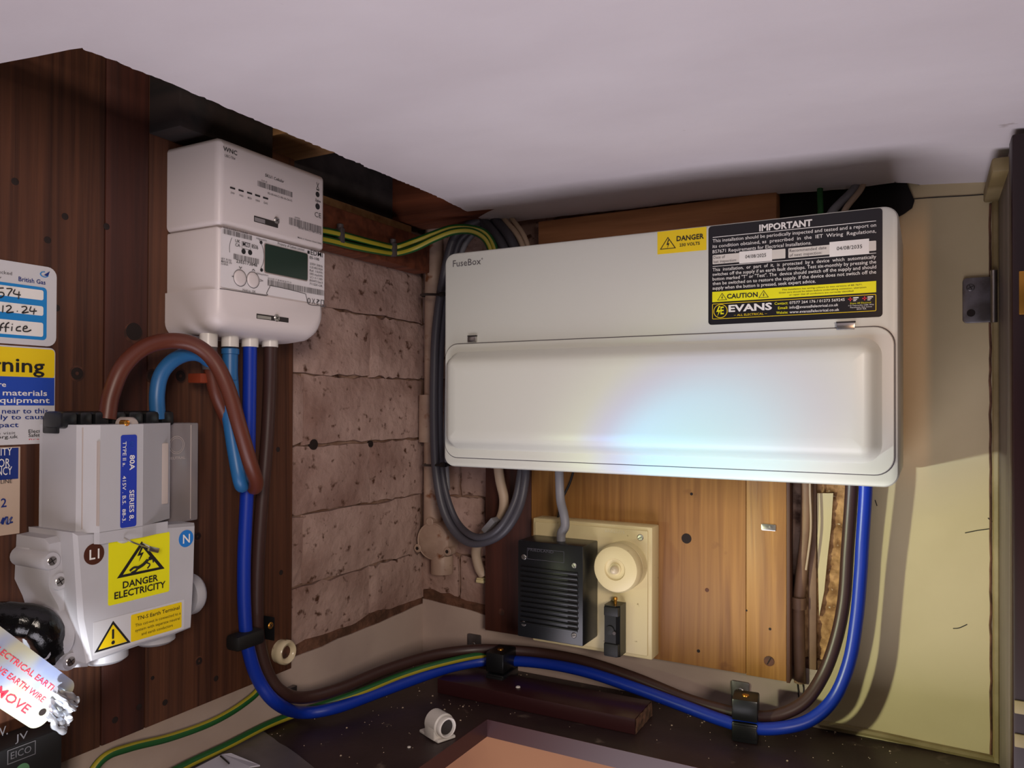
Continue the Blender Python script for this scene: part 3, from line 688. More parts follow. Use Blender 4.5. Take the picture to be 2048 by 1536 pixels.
# warning sticker
T, S = sticker('warning_sticker', 'yellow blue and white electrical warning sticker below the service record', 0, 110, 697, 886, 'white_vinyl', .004)
sr(S, T, -90, 109.5, 700, 757, 'yellow_vinyl', .00012, .0028); sr(S, T, -90, 109.5, 756, 811, 'blue_vinyl', .00015, .0002)
st(S, T, 'Warning', -110, 738, 88, 30, 'ink', .016, .0004)
st(S, T, 'are', -14, 773, 11, 10, 'white_print', .012, .0004); st(S, T, 'dangerous materials', -120, 789, 93, 12, 'white_print', .012, .0004); st(S, T, 'in this equipment', -95, 805, 98, 12, 'white_print', .012, .0004)
st(S, T, 'Working tools near to this', -140, 828, 95, 11, 'navy_vinyl', .01); st(S, T, 'are likely to cause', -75, 840, 97, 10, 'navy_vinyl', .01); st(S, T, 'an impact', -58, 856, 36, 10, 'navy_vinyl', .01)
st(S, T, 'for more visit', -60, 871, 30, 6, 'ink_grey'); st(S, T, 'www.first.org.uk', -80, 880, 35, 7, 'ink', .006)
st(S, T, 'Electrical', 56, 866, 100, 7, 'ink', .006); st(S, T, 'Safety', 56, 874, 84, 7, 'ink', .006); st(S, T, 'first', 56, 880, 84, 2.5, 'red_dot')
S.done({'yellow_vinyl': 'yellow_panel', 'blue_vinyl': 'blue_panel'})
# emergency line card
T, S = sticker('emergency_sticker', 'cream card with a navy heading and a large 2, left of the service head', 0, 40, 893, 1066, 'cream_vinyl', .0003)
sr(S, T, -90, 39, 895, 957, 'navy_vinyl', .0001, .0002)
st(S, T, 'ELECTRICITY', -75, 915, 23, 16, 'white_print', .004); st(S, T, 'FOR', -12, 935, 19, 17, 'white_print', .004); st(S, T, 'EMERGENCY', -62, 955, 23, 17, 'white_print', .004)
st(S, T, 'HELP LINE', -30, 970, 23, 8, 'ink'); st(S, T, '105 2', -40, 1019, 12, 18, 'navy_vinyl', .014)
hand(S, T, [[(2, 1047), (7, 1036), (6, 1044), (5, 1049), (8, 1040), (14, 1034), (13, 1046), (17, 1047), (19, 1041), (24, 1034), (20, 1040), (19, 1045), (25, 1044)]], 'navy_vinyl', .0007)
S.done({})

# ================================================================== SERVICE HEAD (cut-out)
T = Thing('supply_cutout', 'grey moulded electricity service head with yellow danger sticker and fuse carrier', 'cut-out', 'L', (-.48, -.19, BT))
H = T
nF = .078                                        # lower front plate
def poly_at(pts, n): return [T.p(x, y, n)[:2] for x, y in pts]
lo = [(150, 1066), (393, 1046), (392, 1150), (386, 1256), (340, 1275), (280, 1293), (178, 1328), (160, 1240)]
P_ = poly_at(lo, nF)
xl = min(p[0] for p in P_); 
mb = MB(); mb.prism(P_, .0004, nF-BT, bev=.003); base = T.add('base_body', mb, 'grey_plastic', smooth=30)
# left flank swelling round the cable gland
fl = poly_at([(96, 1078), (168, 1062), (182, 1335), (140, 1338), (118, 1325), (122, 1250), (108, 1205), (92, 1170)], .060)
mb = MB(); mb.prism(fl, .0004, .040, bev=.004); T.add('gland_flank', mb, 'grey_plastic', smooth=30)
q = T.p(78, 1108, .040); mb = MB(); mb.lathe((q[0], q[1], .001), [(.0075, 0), (.0075, .016), (.006, .019), (.001, .019)], 2, 20); mb.box(q[0], q[0]+.018, q[1]-.006, q[1]+.008, .0005, .017, .002); T.add('fixing_lug', mb, 'grey_plastic')
for px, py in ((105, 1122), (121, 1163), (142, 1323)):
    q = T.p(px, py, .062); T.add('boss', MB().lathe((q[0], q[1], .001), [(.0072, 0), (.0072, .038), (.006, .0405), (.001, .0407)], 2, 18), 'grey_plastic'); add_screw(T, q[0], q[1], .0408, .0038)
# cable gland mouth, side boss, lower bosses
g = T.p(112, 1262, .052)
mb = MB(); mb.lathe((g[0]-.012, g[1], g[2]-.003), [(.0195, .016), (.0195, 0), (.0165, -.001), (.0150, .010)], 0, 28); T.add('gland_mouth', mb, 'grey_plastic', smooth=50)
q = T.p(391, 1190, .05); mb = MB(); mb.lathe((q[0]-.006, q[1], .022), [(.018, 0), (.018, .008), (.016, .0115), (.009, .0135), (.001, .0140)], 0, 26); T.add('side_boss', mb, 'grey_plastic', smooth=50)
for px, py, r in ((235, 1316, .017), (335, 1280, .016)):
    q = T.p(px, py, .060); mb = MB(); mb.lathe((q[0], q[1]+.006, .024), [(r, 0), (r, -.008), (r*.8, -.0105), (.001, -.011)], 1, 24); T.add('knockout_boss', mb, 'grey_plastic', smooth=50)
# fuse carrier: faceted prism
def ax(px, n, py=950): return T.p(px, py, n)[0]
sec = [(ax(80, .026), .005), (ax(84, .028), .008), (ax(152, .071), .071-BT), (ax(200, .083), .083-BT), (ax(286, .083), .083-BT), (ax(308, .076), .076-BT), (ax(340, .066), .066-BT), (ax(340, .066), .005)]
yb = T.p(152, 1064, .071)[1]; yt = T.p(152, 850, .071)[1]
mb = MB(); mb.prism_v(sec, yb-.001, yt); car = T.add('fuse_carrier', mb, 'grey_plastic', smooth=0)
sk = [(ax(196, .083), .052), (ax(200, .083), .083-BT), (ax(286, .083), .083-BT), (ax(308, .076), .076-BT), (ax(340, .066), .066-BT), (ax(340, .066), .052)]
sk[-2] = (ax(336, .079), .0591)
sk[-1] = (ax(336, .079), .0588)
T.add('carrier_skirt', MB().prism_v([(ax(196, .083), .0588)]+[(a_, max(b_, .0592)) for a_, b_ in sk[1:-1]]+[(sk[-1][0], .0588)], yb-.0095, yb-.0008), 'grey_plastic', car, smooth=0)
T.add('carrier_rib', MB().box(ax(318, .072), ax(339, .072), yb+.012, yt-.016, .040, .0512, .001), 'grey_plastic_warm', car)
mb = MB(); e0, e1 = ax(150, .0715), ax(288, .0715); mb.box(e0+.0035, e0+.0048, yb+.002, yt-.002, .05, .0545); mb.box(ax(196, .083), ax(199, .083), yb+.004, yt-.012, .06, .0633); T.add('carrier_seam', mb, 'grey_plastic_warm', car)
q = T.p(265, 838, .075); mb = MB(); mb.lathe((q[0], q[1]-.004, .042), [(.0055, 0), (.0055, .012), (.004, .0145), (.001, .015)], 2, 18); mb.box(q[0]-.0055, q[0]+.0055, q[1]-.014, q[1]-.003, .042, .0555, .002); T.add('seal_lug', mb, 'grey_plastic_warm', car)
q = T.p(254, 846, .083); T.add('seal_screw', MB().lathe((q[0], q[1], .057), [(.0024, 0), (.0024, .006), (.0018, .0068), (.0009, .0055)], 2, 14), 'brass', car)
# lower lip of the carrier with its seal wire
q = T.p(250, 1075, .080); mb = MB(); mb.lathe((q[0], q[1]+.003, .050), [(.0075, 0), (.0075, .009), (.006, .0115), (.001, .012)], 2, 20); T.add('carrier_lip', mb, 'grey_plastic', car)
mb = MB(); mb.tube([T.p(x, y, n) for x, y, n in ((248, 1075, .084), (262, 1083, .088), (280, 1090, .089), (300, 1096, .088), (312, 1102, .088))], .0006, 6, 5); mb.tube([T.p(x, y, n) for x, y, n in ((285, 1086, .088), (302, 1094, .089), (318, 1098, .089))], .0005, 6, 5); T.add('seal_wire', mb, 'steel')
q = T.p(307, 1099, .089); mb = MB(); mb.box(-.0045, .0045, -.0019, .0019, -.0012, .0012, .0006)
s_ = T.add('seal_crimp', mb, 'steel'); s_.location = q; s_.rotation_euler = (0, 0, -.35)
# carrier label
z_ = .083-BT
x0, x1 = ax(241, .083), ax(273, .083); y0, y1 = T.p(245, 1056, .083)[1], T.p(245, 870, .083)[1]
lb_ = T.add('carrier_label', MB().slab(x0, x1, y0, y1, .0018, z_-.0002, z_+.0003), 'blue_label', car, smooth=0, label='blue rating label')
tx = MB(); w = x1-x0; hh = y1-y0
def vt(s_, fx_, fy0, fy1, cap, bold=.006):
    vs, fs = text_geo(s_, bold); tx.text(s_, x0+w*fx_, y1-hh*fy0, z_+.0006, x0+w*fx_+hh*(fy1-fy0), cap*w, rot=-math.pi/2, bold=bold)
vt('80A', .54, .22, .385, .31, .02); vt('SERIES 8.', .54, .60, .93, .29, .012); vt('TYPE II a.', .10, .07, .34, .22); vt('415V . B.S.  88-3.', .10, .44, .94, .22)
T.add('lettering', tx, 'white_print', lb_, smooth=0)
tx = MB(); vt('60 /', .54, .07, .19, .30, .006); T.add('faded_lettering', tx, 'blue_vinyl', lb_, smooth=0)
# neutral block beside the carrier
x0, x1 = ax(338, .056), ax(397, .056); y0, y1 = T.p(395, 1040, .056)[1], T.p(395, 845, .056)[1]
nb = T.add('neutral_block', MB().box(x0, x1, y0, y1, .0005, .036, .0015), 'clear_plastic')
q = T.p(353, 890, .056); mb = MB(); A = lambda r: [(q[0]+r*math.cos(i*.2618), q[1]+r*math.sin(i*.2618), .0363) for i in range(24)]
mb.loft([A(.0076), A(.0072)], False, False); mb.loft([A(.0062), A(.0059)], False, False); mb.text('NEUTRAL', q[0]-.0085, q[1]-.012, .0363, q[0]+.0085, .0022); T.add('moulded_mark', mb, 'grey_plastic_warm', nb, smooth=0)
T.add('block_edge', MB().box(x1-.0085, x1-.0079, y0+.002, y1-.002, .0355, .0364), 'grey_plastic_warm', nb)
# terminal shroud on top
y0 = T.p(200, 850, .06)[1]-.006
shx = [ax(p, .055) for p in (112, 148, 178, 212, 246, 280, 312, 341)]
T.add('terminal_shroud', MB().box(ax(112, .05), shx[-1], y0, y0+.013, .012, .030, .001), 'black_plastic')
for a, b in zip(shx[:-1], shx[1:]):
    T.add('terminal_cell', MB().box(a+.0006, b-.0006, y0+.004, y0+.0165, .016, .041, .003), 'black_plastic')
# phase discs and stickers on the front plate
for px, py, r, m_, t in ((188, 1108, .0078, 'brown_disc', 'L1'), (372, 1077, .0070, 'blue_disc', 'N')):
    q = T.p(px, py, nF); d = T.add('phase_disc', MB().lathe((q[0], q[1], nF-BT-.0002), [(r, 0), (r, .0005), (.0005, .0005)], 2, 28), m_, base, smooth=0, label=('brown L1 disc' if t == 'L1' else 'blue N disc'))
    T.add('lettering', MB().text(t, q[0], q[1]-.0036, nF-BT+.0006, cap=.0072, bold=.012, align='c'), 'white_print', d, smooth=0)
zf_ = nF-BT
a, b, c = T.p(217, 1086, nF), T.p(339, 1075, nF), T.p(217, 1212, nF)
S = Label(T, base, a[0], b[0], c[1], a[1]+.001, zf_, 'yellow_bright', .0015, 'danger_sticker', label='yellow danger electricity sticker')
S.tri(.52, .08, .60, .0205, .24, 'ink')
S.bolt(.50, .29, .0055, .0055, 'ink')
mb = S.mb('ink')
for pts, r in (([(.62, .40), (.55, .46), (.46, .50)], .0013), ([(.60, .41), (.70, .40), (.72, .46)], .0006), ([(.58, .43), (.66, .48), (.62, .54)], .0006), ([(.46, .50), (.42, .54), (.36, .56), (.38, .585)], .0009), ([(.48, .49), (.40, .48), (.33, .52)], .0009)):
    mb.tube([(S.X(u), S.Y(v), S.z) for u, v in pts], r, 6, 4, flat=1)
S.ring(.645, .375, 0, .0016, 'ink', .0016)
S.text('DANGER', .22, .775, .105, 'ink', .80, .022); S.text('ELECTRICITY', .09, .915, .105, 'ink', .93, .022)
S.done({})
a, b, c = T.p(187, 1245, nF), T.p(368, 1196, nF), T.p(187, 1311, nF)
S = Label(T, base, a[0], b[0], c[1], a[1], zf_, 'white_vinyl', .0005, 'earth_sticker', label='white and yellow earth terminal sticker')
S.rect(.385, .97, .07, .93, 'yellow_vinyl', .0001, .001); S.tri(.195, .10, .93, .0145, .2, 'ink'); 
S.mb('yellow_vinyl').prism([(S.X(.195), S.Y(.2)), (S.X(.195)+.0115, S.Y(.87)), (S.X(.195)-.0115, S.Y(.87))], S.z, S.z+.00008)
S.rect(.185, .205, .36, .66, 'ink', .0004, .0006); S.ring(.195, .77, 0, .0014, 'ink', .0004)
S.text('TN-S Earth Terminal', .45, .29, .12, 'ink', .94, .008)
for i, s_ in enumerate(('This cut-out is connected to a', 'system with separate neutral', 'and earth conductors')): S.text(s_, (.43, .43, .50)[i], .48+.165*i, .095, 'ink', (.955, .945, .86)[i])
S.done({'yellow_vinyl': 'yellow_panel'})
# small hook on the left of the shroud
# supply cable
P = [PX(-110, 1236, .045), PX(-40, 1238, .047), PX(20, 1239, .050), PX(62, 1243, .056), PX(86, 1256, .060), PX(98, 1280, .056), PX(104, 1300, .046)]
mb = MB(); mb.tube(P, .0122, 18, 10, taper=lambda t: 1+.012*math.sin(t*45)); tag(mb.build('supply_cable', 'black_gloss', smooth=60), 'thick black taped supply cable entering the service head', 'cable')

# foil earth tag and its strap
def tagp(px, py, n): return PX(px, py, n)
c0 = PX(62, 1355, .100)
TG = bpy.data.objects.new('earth_tag', None); COL.objects.link(TG)
xa = Vector((-.10, .70, -.70)).normalized(); nn = (CAM-c0).normalized(); nn = (nn-xa*nn.dot(xa)).normalized(); ya = nn.cross(xa)
TG.matrix_world = Matrix(((xa.x, ya.x, nn.x, c0.x), (xa.y, ya.y, nn.y, c0.y), (xa.z, ya.z, nn.z, c0.z), (0, 0, 0, 1)))
tag(TG, 'shiny foil safety earth tag with red lettering at lower left', 'tag')
TGI = TG.matrix_world.inverted()
def tl(px, py):     # point of the picture on the tag's own plane
    d = ray(px, py); t = (c0-CAM).dot(nn)/d.dot(nn); return TGI @ (CAM+d*t)
w_ = tl(20, 1250); b_ = tl(62, 1464); r_ = tl(150, 1385)
tx0, tx1 = tl(-70, 1230).x, max(b_.x, r_.x)-.002
ty1 = tl(85, 1316).y; ty0 = tl(20, 1430).y
mb = MB(); mb.slab(tx0, tx1, ty0, ty1, .008, -.0004, .0004, seg=7); plate = mb.build('tag_plate', 'foil_tag', TG, smooth=0)
MB().lathe((tx1-.008, ty0+.011, .0003), [(.0025, 0), (.0024, .0003), (.0003, .0003)], 2, 16).build('tag_hole', 'knot', TG)
th_ = ty1-ty0
for s_, fy, cap, e_, bold, sz in (('SAFETY ELECTRICAL EARTH', .66, .10, .012, .004, .085), ('DO NOT MOVE EARTH WIRE', .43, .10, .014, .004, .08), ('REMOVE', .14, .15, .018, .004, .042)):
    MB().text(s_, tx1-e_-sz, ty0+fy*th_, .0008, tx1-e_, cap*th_, bold=bold).build('lettering', 'red_print', plate, smooth=0)
# braided foil strap bunched through the tag
ST = bpy.data.objects.new('foil_strap', None); COL.objects.link(ST); ST.location = PX(115, 1415, .098); tag(ST, 'crumpled silver foil strap bunched at the end of the earth tag', 'strap')
rnd = random.Random(3)
for i in range(9):
    t = i/8; A_ = (86+48*(1-t)*.2+24*(t), 1432-52*t); Bq = (128+26*t, 1462-60*t)
    pts = [PX(A_[0]+(Bq[0]-A_[0])*u+rnd.uniform(-4, 4), A_[1]+(Bq[1]-A_[1])*u+rnd.uniform(-5, 5), .104+.006*math.sin(u*3+i)+rnd.uniform(-.002, .002)) for u in (0, .25, .5, .75, 1)]
    mb = MB(); mb.tube([p-ST.location for p in pts], .0026, 8, 5, taper=lambda u: .7+.5*math.sin(u*9+i)**2, flat=.55); mb.build('foil_fold', 'foil', ST, smooth=60)

# black box at the lower left edge
BX = Thing('black_box', 'black plastic enclosure with white markings at the lower left edge', 'box', 'L', (PX(118, 1520, .045).y, -.335, BT+.0002))
x1 = 0; y1 = BX.p(118, 1458, .05)[1]
bd = BX.add('housing', MB().box(-.12, x1, -.03, y1, 0, .03, .003), 'black_matt')
nB = BT+.0302
def bt(t, px, py, px1, cap, m_, bold=0): 
    q0, q1, qc = BX.p(px, py, nB), BX.p(px1, py, nB), BX.p(px, py-cap, nB)
    BX.add('lettering', MB().text(t, q0[0], q0[1], .0303, q1[0], qc[1]-q0[1], bold=bold), m_, bd, smooth=0)
bt('V.', -2, 1474, 15, 18, 'ink_grey', .004); bt('JV', 30, 1484, 55, 14, 'ink_grey'); bt('EICO', 21, 1519, 62, 14, 'ink_grey')
q0, q1 = BX.p(14, 1530, nB), BX.p(71, 1490, nB); h_ = .010
mb = MB(); o_ = rrect(q0[0], q1[0], q0[1], q0[1]+h_, .0002); i_ = rrect(q0[0]+.0006, q1[0]-.0006, q0[1]+.0006, q0[1]+h_-.0006, .0001)
mb.loft([[(x, y, .0303) for x, y in o_], [(x, y, .0303) for x, y in i_]], False, False); BX.add('printed_frame', mb, 'ink_grey', bd, smooth=0)
q = BX.p(44, 1541, nB); BX.add('green_mark', MB().lathe((q[0], q[1], .0302), [(.005, 0), (.005, .0002), (.0005, .0002)], 2, 20), 'green_disc', bd, smooth=0)

# ================================================================== SMART METER
M_ = Thing('smart_meter', 'off white electricity smart meter with a communications hub on top', 'meter', 'L', (-.4215, .060, BT))
T = M_; MW = .1312; MF = .086; mf = MF-BT
yh0 = T.p(437, 449, MF)[1]; yh1 = T.p(437, 271, MF)[1]; yc = T.p(437, 577, MF)[1]
hub = T.add('hub', MB().plate(0, MW, yh0, yh1, .005, [(0, .0004), (0, mf-.006), (.0012, mf-.0022), (.0036, mf-.0004), (.006, mf)]), 'meter_plastic', smooth=45, label='communications hub')
mbd = T.add('meter_body', MB().plate(.0008, MW-.0004, yc-.002, yh0-.0006, .002, [(0, .0004), (0, mf-.0045), (.001, mf-.0020), (.003, mf-.0008), (.005, mf-.0006)]), 'meter_plastic', smooth=45)
# terminal cover: sweeping rounded lower corners
def cover(ins, low):
    out = []
    x0, x1, y0, y1 = -.0012+ins, MW+.0004-ins, low, yc
    r1, r0 = .019, .012
    for i in range(7): a = math.radians(270+90*i/6); out.append((x1-r1+r1*math.cos(a), y0+r1+r1*math.sin(a)))
    out.append((x1, y1)); out.append((x0, y1))
    for i in range(7): a = math.radians(180+90*i/6); out.append((x0+r0+r0*math.cos(a), y0+r0+r0*math.sin(a)))
    return out
cyb = T.p(560, 684, MF)[1]+.0065
mb = MB(); mb.loft([[(x, y, z) for x, y in cover(i, l)] for i, l, z in ((0, cyb-.004, .0004), (0, cyb-.004, .030), (0, cyb-.002, mf-.014), (.001, cyb+.002, mf-.006), (.004, cyb+.006, mf-.0012), (.008, cyb+.012, mf))])
tcv = T.add('terminal_cover', mb, 'meter_plastic', smooth=50)
def mt(par, t, px, py, px1, cap, m_='ink', bold=.008, z=None, nm='lettering'):
    q0 = T.p(px, py, MF); q1 = T.p(px1, py, MF); qc = T.p(px, py-cap, MF)
    return T.add(nm, MB().text(t, q0[0], q0[1], mf+.0003, q1[0], qc[1]-q0[1], bold=bold), m_, par, smooth=0, recalc=False)
def barcode(par, px, py0, px1, py1, seed):
    r = random.Random(seed); q0 = T.p(px, py0, MF); q1 = T.p(px1, py0, MF); qb = T.p(px, py1, MF); mb = MB(); x = q0[0]
    while x < q1[0]:
        w = r.choice((.0003, .0005, .0008)); k = len(mb.v); mb.v += [(x, qb[1], mf+.0003), (x+w, qb[1], mf+.0003), (x+w, q0[1], mf+.0003), (x, q0[1], mf+.0003)]; mb.face((k, k+1, k+2, k+3)); x += w+r.choice((.0003, .0004, .0007))
    o = T.add('barcode', mb, 'ink_grey', par, smooth=0, recalc=False); o['kind'] = 'stuff'
def mrect(par, px0, py0, px1, py1, m_, nm, h=.0003, r=.0003, z=mf):
    q0 = T.p(px0, py0, MF); q1 = T.p(px1, py0, MF); qb = T.p(px0, py1, MF)
    return T.add(nm, MB().slab(q0[0], q1[0], qb[1], q0[1], r, z-.0006, z+h, seg=4), m_, par, smooth=0)
mt(hub, 'WNC', 446, 301, 474, 9, 'ink', .014); mt(hub, 'UBC-TR4', 449, 313, 470, 5, 'ink_grey')
mt(hub, 'SKU1 Cellular', 530, 353, 568, 6, 'ink'); barcode(hub, 515, 361, 584, 372, 1); mt(hub, '0D-00-A4-C1-98-1A-CA-F2', 535, 388, 584, 4, 'ink_grey'); mt(hub, 'CHF ID', 522, 362, 534, 3, 'ink_grey')
for i, (px, s_) in enumerate(((460, 'SW'), (477, 'WAN'), (494, 'MESH'), (510, 'HAN'), (526, 'GAS'))):
    py = 373+5*i; mrect(hub, px, py, px+10, py+3.5, 'ink', 'indicator'); mt(hub, s_, px+1, py+14, px+9, 4, 'ink_grey')
barcode(hub, 578, 434, 643, 449, 2); mt(hub, '00-0D-A4-C1-98-1A-CA', 596, 457, 643, 4, 'ink_grey'); mt(hub, 'GPFID', 589, 436, 600, 3, 'ink_grey'); mt(hub, 'Made in Vietnam Smart Safer', 595, 476, 643, 3, 'ink_grey')
mt(hub, 'CE', 629, 433, 642, 10, 'ink', -.004)
mb = MB(); q = T.p(635, 372, MF); qs = T.p(635, 392, MF); z_ = mf+.0003
for a in (-.7, .7):
    c_, s__ = math.cos(a)*.0001, math.sin(a); k = len(mb.v); mb.v += [(q[0]-.0026*s__-.0003, q[1]-.0032, z_), (q[0]-.0026*s__+.0003, q[1]-.0032, z_), (q[0]+.0026*s__+.0003, q[1]+.0032, z_), (q[0]+.0026*s__-.0003, q[1]+.0032, z_)]; mb.face((k, k+1, k+2, k+3))
T.add('bin_mark', mb, 'ink', hub, smooth=0, recalc=False)
mrect(hub, 633, 378, 638, 380, 'ink', 'bin_bar')
for py, r in ((389, .0026), (413, .0030)):
    q = T.p(635, py, MF); T.add('certification_mark', MB().lathe((q[0], q[1], mf), [(r, 0), (r, .0003), (.0003, .0003)], 2, 18), 'ink', hub, smooth=0)
mt(hub, 'Zigbee', 630, 402, 641, 5, 'ink')
# fixing slots
def fslot(par, px0, px1, py, h, scr, nm='fixing_slot'):
    s0 = mrect(par, px0, py-h/2, px1, py+h/2, 'slot_dark', nm, .0002, .0004)
    mrect(par, px0+1, py-h/2+3, px0+(px1-px0)*.45, py+h/2-1, 'steel', 'slot_tongue', .0004)
    q = T.p(scr, py+4, MF); T.add('screw', screw(MB(), q[0], q[1], mf, .0034), 'steel', par); T.add('screw_cross', cross_slot(MB(), q[0], q[1], mf+.0014, .003, .6), 'slot_dark', par, smooth=0)
fslot(hub, 508, 556, 437, 12, 553); fslot(tcv, 513, 577, 632, 10, 553)
# printed panel of the meter
pn = T.add('panel', MB().slab(T.p(443, 460, MF)[0], MW-.001, T.p(443, 567, MF)[1]-.003, yh0-.0016, .0012, mf-.0012, mf-.0001), 'meter_panel', mbd, smooth=0)
mf0 = mf
q0, q1 = T.p(529, 488, MF), T.p(614, 509, MF); yA, yB = T.p(529, 487, MF)[1], T.p(529, 544, MF)[1]
T.add('screen_frame', MB().slab(q0[0]-.0006, q1[0]+.001, yB-.0008, yA+.0006, .0022, mf-.0003, mf+.0006, .0003), 'lcd_frame', mbd)
T.add('screen', MB().slab(q0[0], q1[0], yB, yA, .002, mf, mf+.0008), 'lcd', mbd, smooth=0, label='dark green display')
mt(pn, 'EDMI', 621, 509, 645, 10, 'ink', .004); mt(pn, 'ES-10B', 619, 517, 638, 5, 'ink', .01)
mrect(pn, 615, 501, 619, 507, 'ink', 'emblem')
for i, s_ in enumerate(('230V 50Hz', '0.25-80(100)A', 'Ref. 1/kWh', '1000 imp/kWh', 'UC1: A < 100V', 'EN50470 Class B', '711231-UK')): mt(pn, s_, 619, 529+6.7*i, 645, 4.2, 'ink_grey' if i < 6 else 'ink')
barcode(pn, 446, 457, 503, 467, 3); mt(pn, 'GB23E5173848', 446, 456, 495, 3.5, 'ink_grey'); mt(pn, 'UK', 470, 484, 480, 6, 'ink'); mt(pn, 'CA', 470, 492, 480, 6, 'ink'); mt(pn, 'M23', 485, 492, 499, 9, 'ink'); mt(pn, '8506', 503, 496, 516, 8, 'ink')
mb = MB(); q0, q1 = T.p(483, 494, MF), T.p(501, 482, MF); h_ = .0062
o_ = rrect(q0[0], q1[0], q0[1]-.0012, q0[1]+h_-.0012, .0002); i_ = rrect(q0[0]+.0003, q1[0]-.0003, q0[1]-.0009, q0[1]+h_-.0015, .0001); mb.loft([[(x, y, mf+.0003) for x, y in o_], [(x, y, mf+.0003) for x, y in i_]], False, False); T.add('mark_frame', mb, 'ink', pn, smooth=0)
for px in (487, 500): q = T.p(px, 505-(px < 490)*2, MF); T.add('optical_port', MB().lathe((q[0], q[1], mf), [(.0023, 0), (.0023, .0003), (.0003, .0003)], 2, 16), 'ink', pn, smooth=0)
for px, py in ((522, 485), (523, 540)): q = T.p(px, py, MF); T.add('led', MB().lathe((q[0], q[1], mf), [(.0016, 0), (.0016, .0003), (.0003, .0003)], 2, 14), 'ink', pn, smooth=0)
mb = MB(); cq = T.p(494, 505, MF)
for a0_, a1_ in ((-35, 55), (150, 200)):
    mb.tube([(cq[0]+.0195*math.cos(math.radians(a)), cq[1]+.0195*math.sin(math.radians(a)), mf+.0002) for a in range(a0_, a1_, 10)], .0002, 4, 2)
T.add('port_ring', mb, 'ink_grey', pn, smooth=0)
barcode(pn, 467, 507, 518, 518, 5); mt(pn, '23E5173848', 472, 525, 514, 6.5, 'ink'); mt(pn, 'Property of Calisen Limited', 555, 489, 608, 5, 'ink_grey'); mt(pn, '1000imp/kWh', 512, 478, 533, 3.5, 'ink_grey'); mt(pn, '1000imp/kVArh', 512, 548, 536, 3.5, 'ink_grey')
mt(pn, 'IET 9103', 442, 519, 462, 4, 'ink_grey'); mt(pn, 'MADE IN', 442, 524, 463, 4, 'ink_grey'); mt(pn, 'CHINA', 442, 529, 456, 4, 'ink_grey')
barcode(pn, 535, 559, 648, 571, 6); mt(pn, '20 23 E5 17 38 48 00 5A 77 19', 535, 558, 582, 3.5, 'ink_grey')
for px, py in ((480, 556), (506, 560)):
    q = T.p(px, py, MF); r = .0068
    T.add('button', MB().lathe((q[0], q[1], mf-.0006), [(r, 0), (r, .0009), (r*.9, .0015), (r*.6, .0017), (.0005, .0018)], 2, 26), 'meter_plastic', pn, smooth=50); A = lambda rr: [(q[0]+rr*math.cos(i*.2618), q[1]+rr*math.sin(i*.2618), mf+.0002) for i in range(24)]
    T.add('button_ring', MB().loft([A(r+.0007), A(r+.0002)], False, False), 'ink_grey', pn, smooth=0)
for t, px, py, rot in (('<', 464, 556, 0), ('>', 520, 564, 0), ('v', 478, 537, 0), ('^', 504, 544, 0)): mt(pn, t, px-1, py, px+6, 7, 'ink_grey')
mt(pn, 'Hold to  OK', 485, 582, 511, 5, 'ink_grey')
mb = MB(); pts = [T.p(x, y, MF) for x, y in ((440, 577), (528, 590), (533, 586), (539, 575), (546, 572), (605, 586), (612, 592), (615, 605), (622, 610), (652, 612))]
mb.tube([(p[0], p[1], mf+.0001) for p in pts], .00035, 5, 5); T.add('panel_outline', mb, 'ink_grey', mbd)
for px, t in ((614, '0'), (623, 'X'), (632, '?'), (641, '[]')): mt(tcv, t, px, 606+(px-614)*.15, px+7, 11, 'ink_grey')
# spouts
SPX = (417, 460, 500, 540); nS = .058
for px in SPX:
    q = T.p(px, 694, nS); q2 = T.p(px, 668, nS)
    T.add('cable_spout', MB().lathe((q[0], q[1], q[2]), [(.0076, 0), (.0076, .026), (.006, .027)], 1, 20), 'white_plastic')

# ================================================================== METER TAILS
def cable(name, label, pts, r, m_, seg=12, k=8, group=None, **kw):
    mb = MB(); mb.tube(pts, r, seg, k, **kw); o = mb.build(name, m_, smooth=60); tag(o, label, 'cable', group); return o
X_ = PX
cable('brown_tail', 'brown meter tail looping from the service head up and down under the meter',
      [X_(214, 838, .058), X_(222, 790, .058), X_(245, 735, .060), X_(285, 697, .062), X_(335, 682, .066), X_(385, 688, .074), X_(425, 718, .082), X_(455, 775, .088), X_(478, 850, .090), X_(500, 925, .088), X_(512, 962, .080), X_(508, 975, .068), X_(496, 950, .058), X_(478, 900, .054), X_(455, 840, .056), X_(434, 790, .058), X_(424, 745, .058), X_(418, 690, .058)], .0066, 'cable_brown')
cable('blue_tail', 'dull blue meter tail looping behind the brown tail to the second spout',
      [X_(316, 838, .055), X_(314, 790, .055), X_(322, 750, .055), X_(345, 722, .056), X_(378, 708, .058), X_(410, 715, .060), X_(435, 750, .060), X_(455, 820, .060), X_(468, 900, .064), X_(478, 955, .068), X_(484, 972, .064), X_(486, 955, .058), X_(478, 900, .056), X_(468, 830, .056), X_(464, 780, .057), X_(461, 740, .058)], .0062, 'cable_blue_light')
mb = MB(); q = X_(460, 762, .058)
for (r, h) in ((0, 0),): pass
mb.lathe(q, [(.0030, -.006), (.0045, .0), (.0068, .001), (.0068, .024), (.0078, .0245), (.0078, .029), (.006, .030)], 2, 20); tag(mb.build('blue_sleeve', 'cable_blue_light', smooth=40), 'light blue sleeve on the second meter spout', 'sleeve')
q = X_(418, 712, .058); mb = MB(); mb.lathe(q, [(.0055, -.012), (.0068, -.004), (.0068, .008)], 2, 18); tag(mb.build('brown_sleeve', 'grey_clip', smooth=40), 'grey brown sleeve on the first meter spout', 'sleeve')
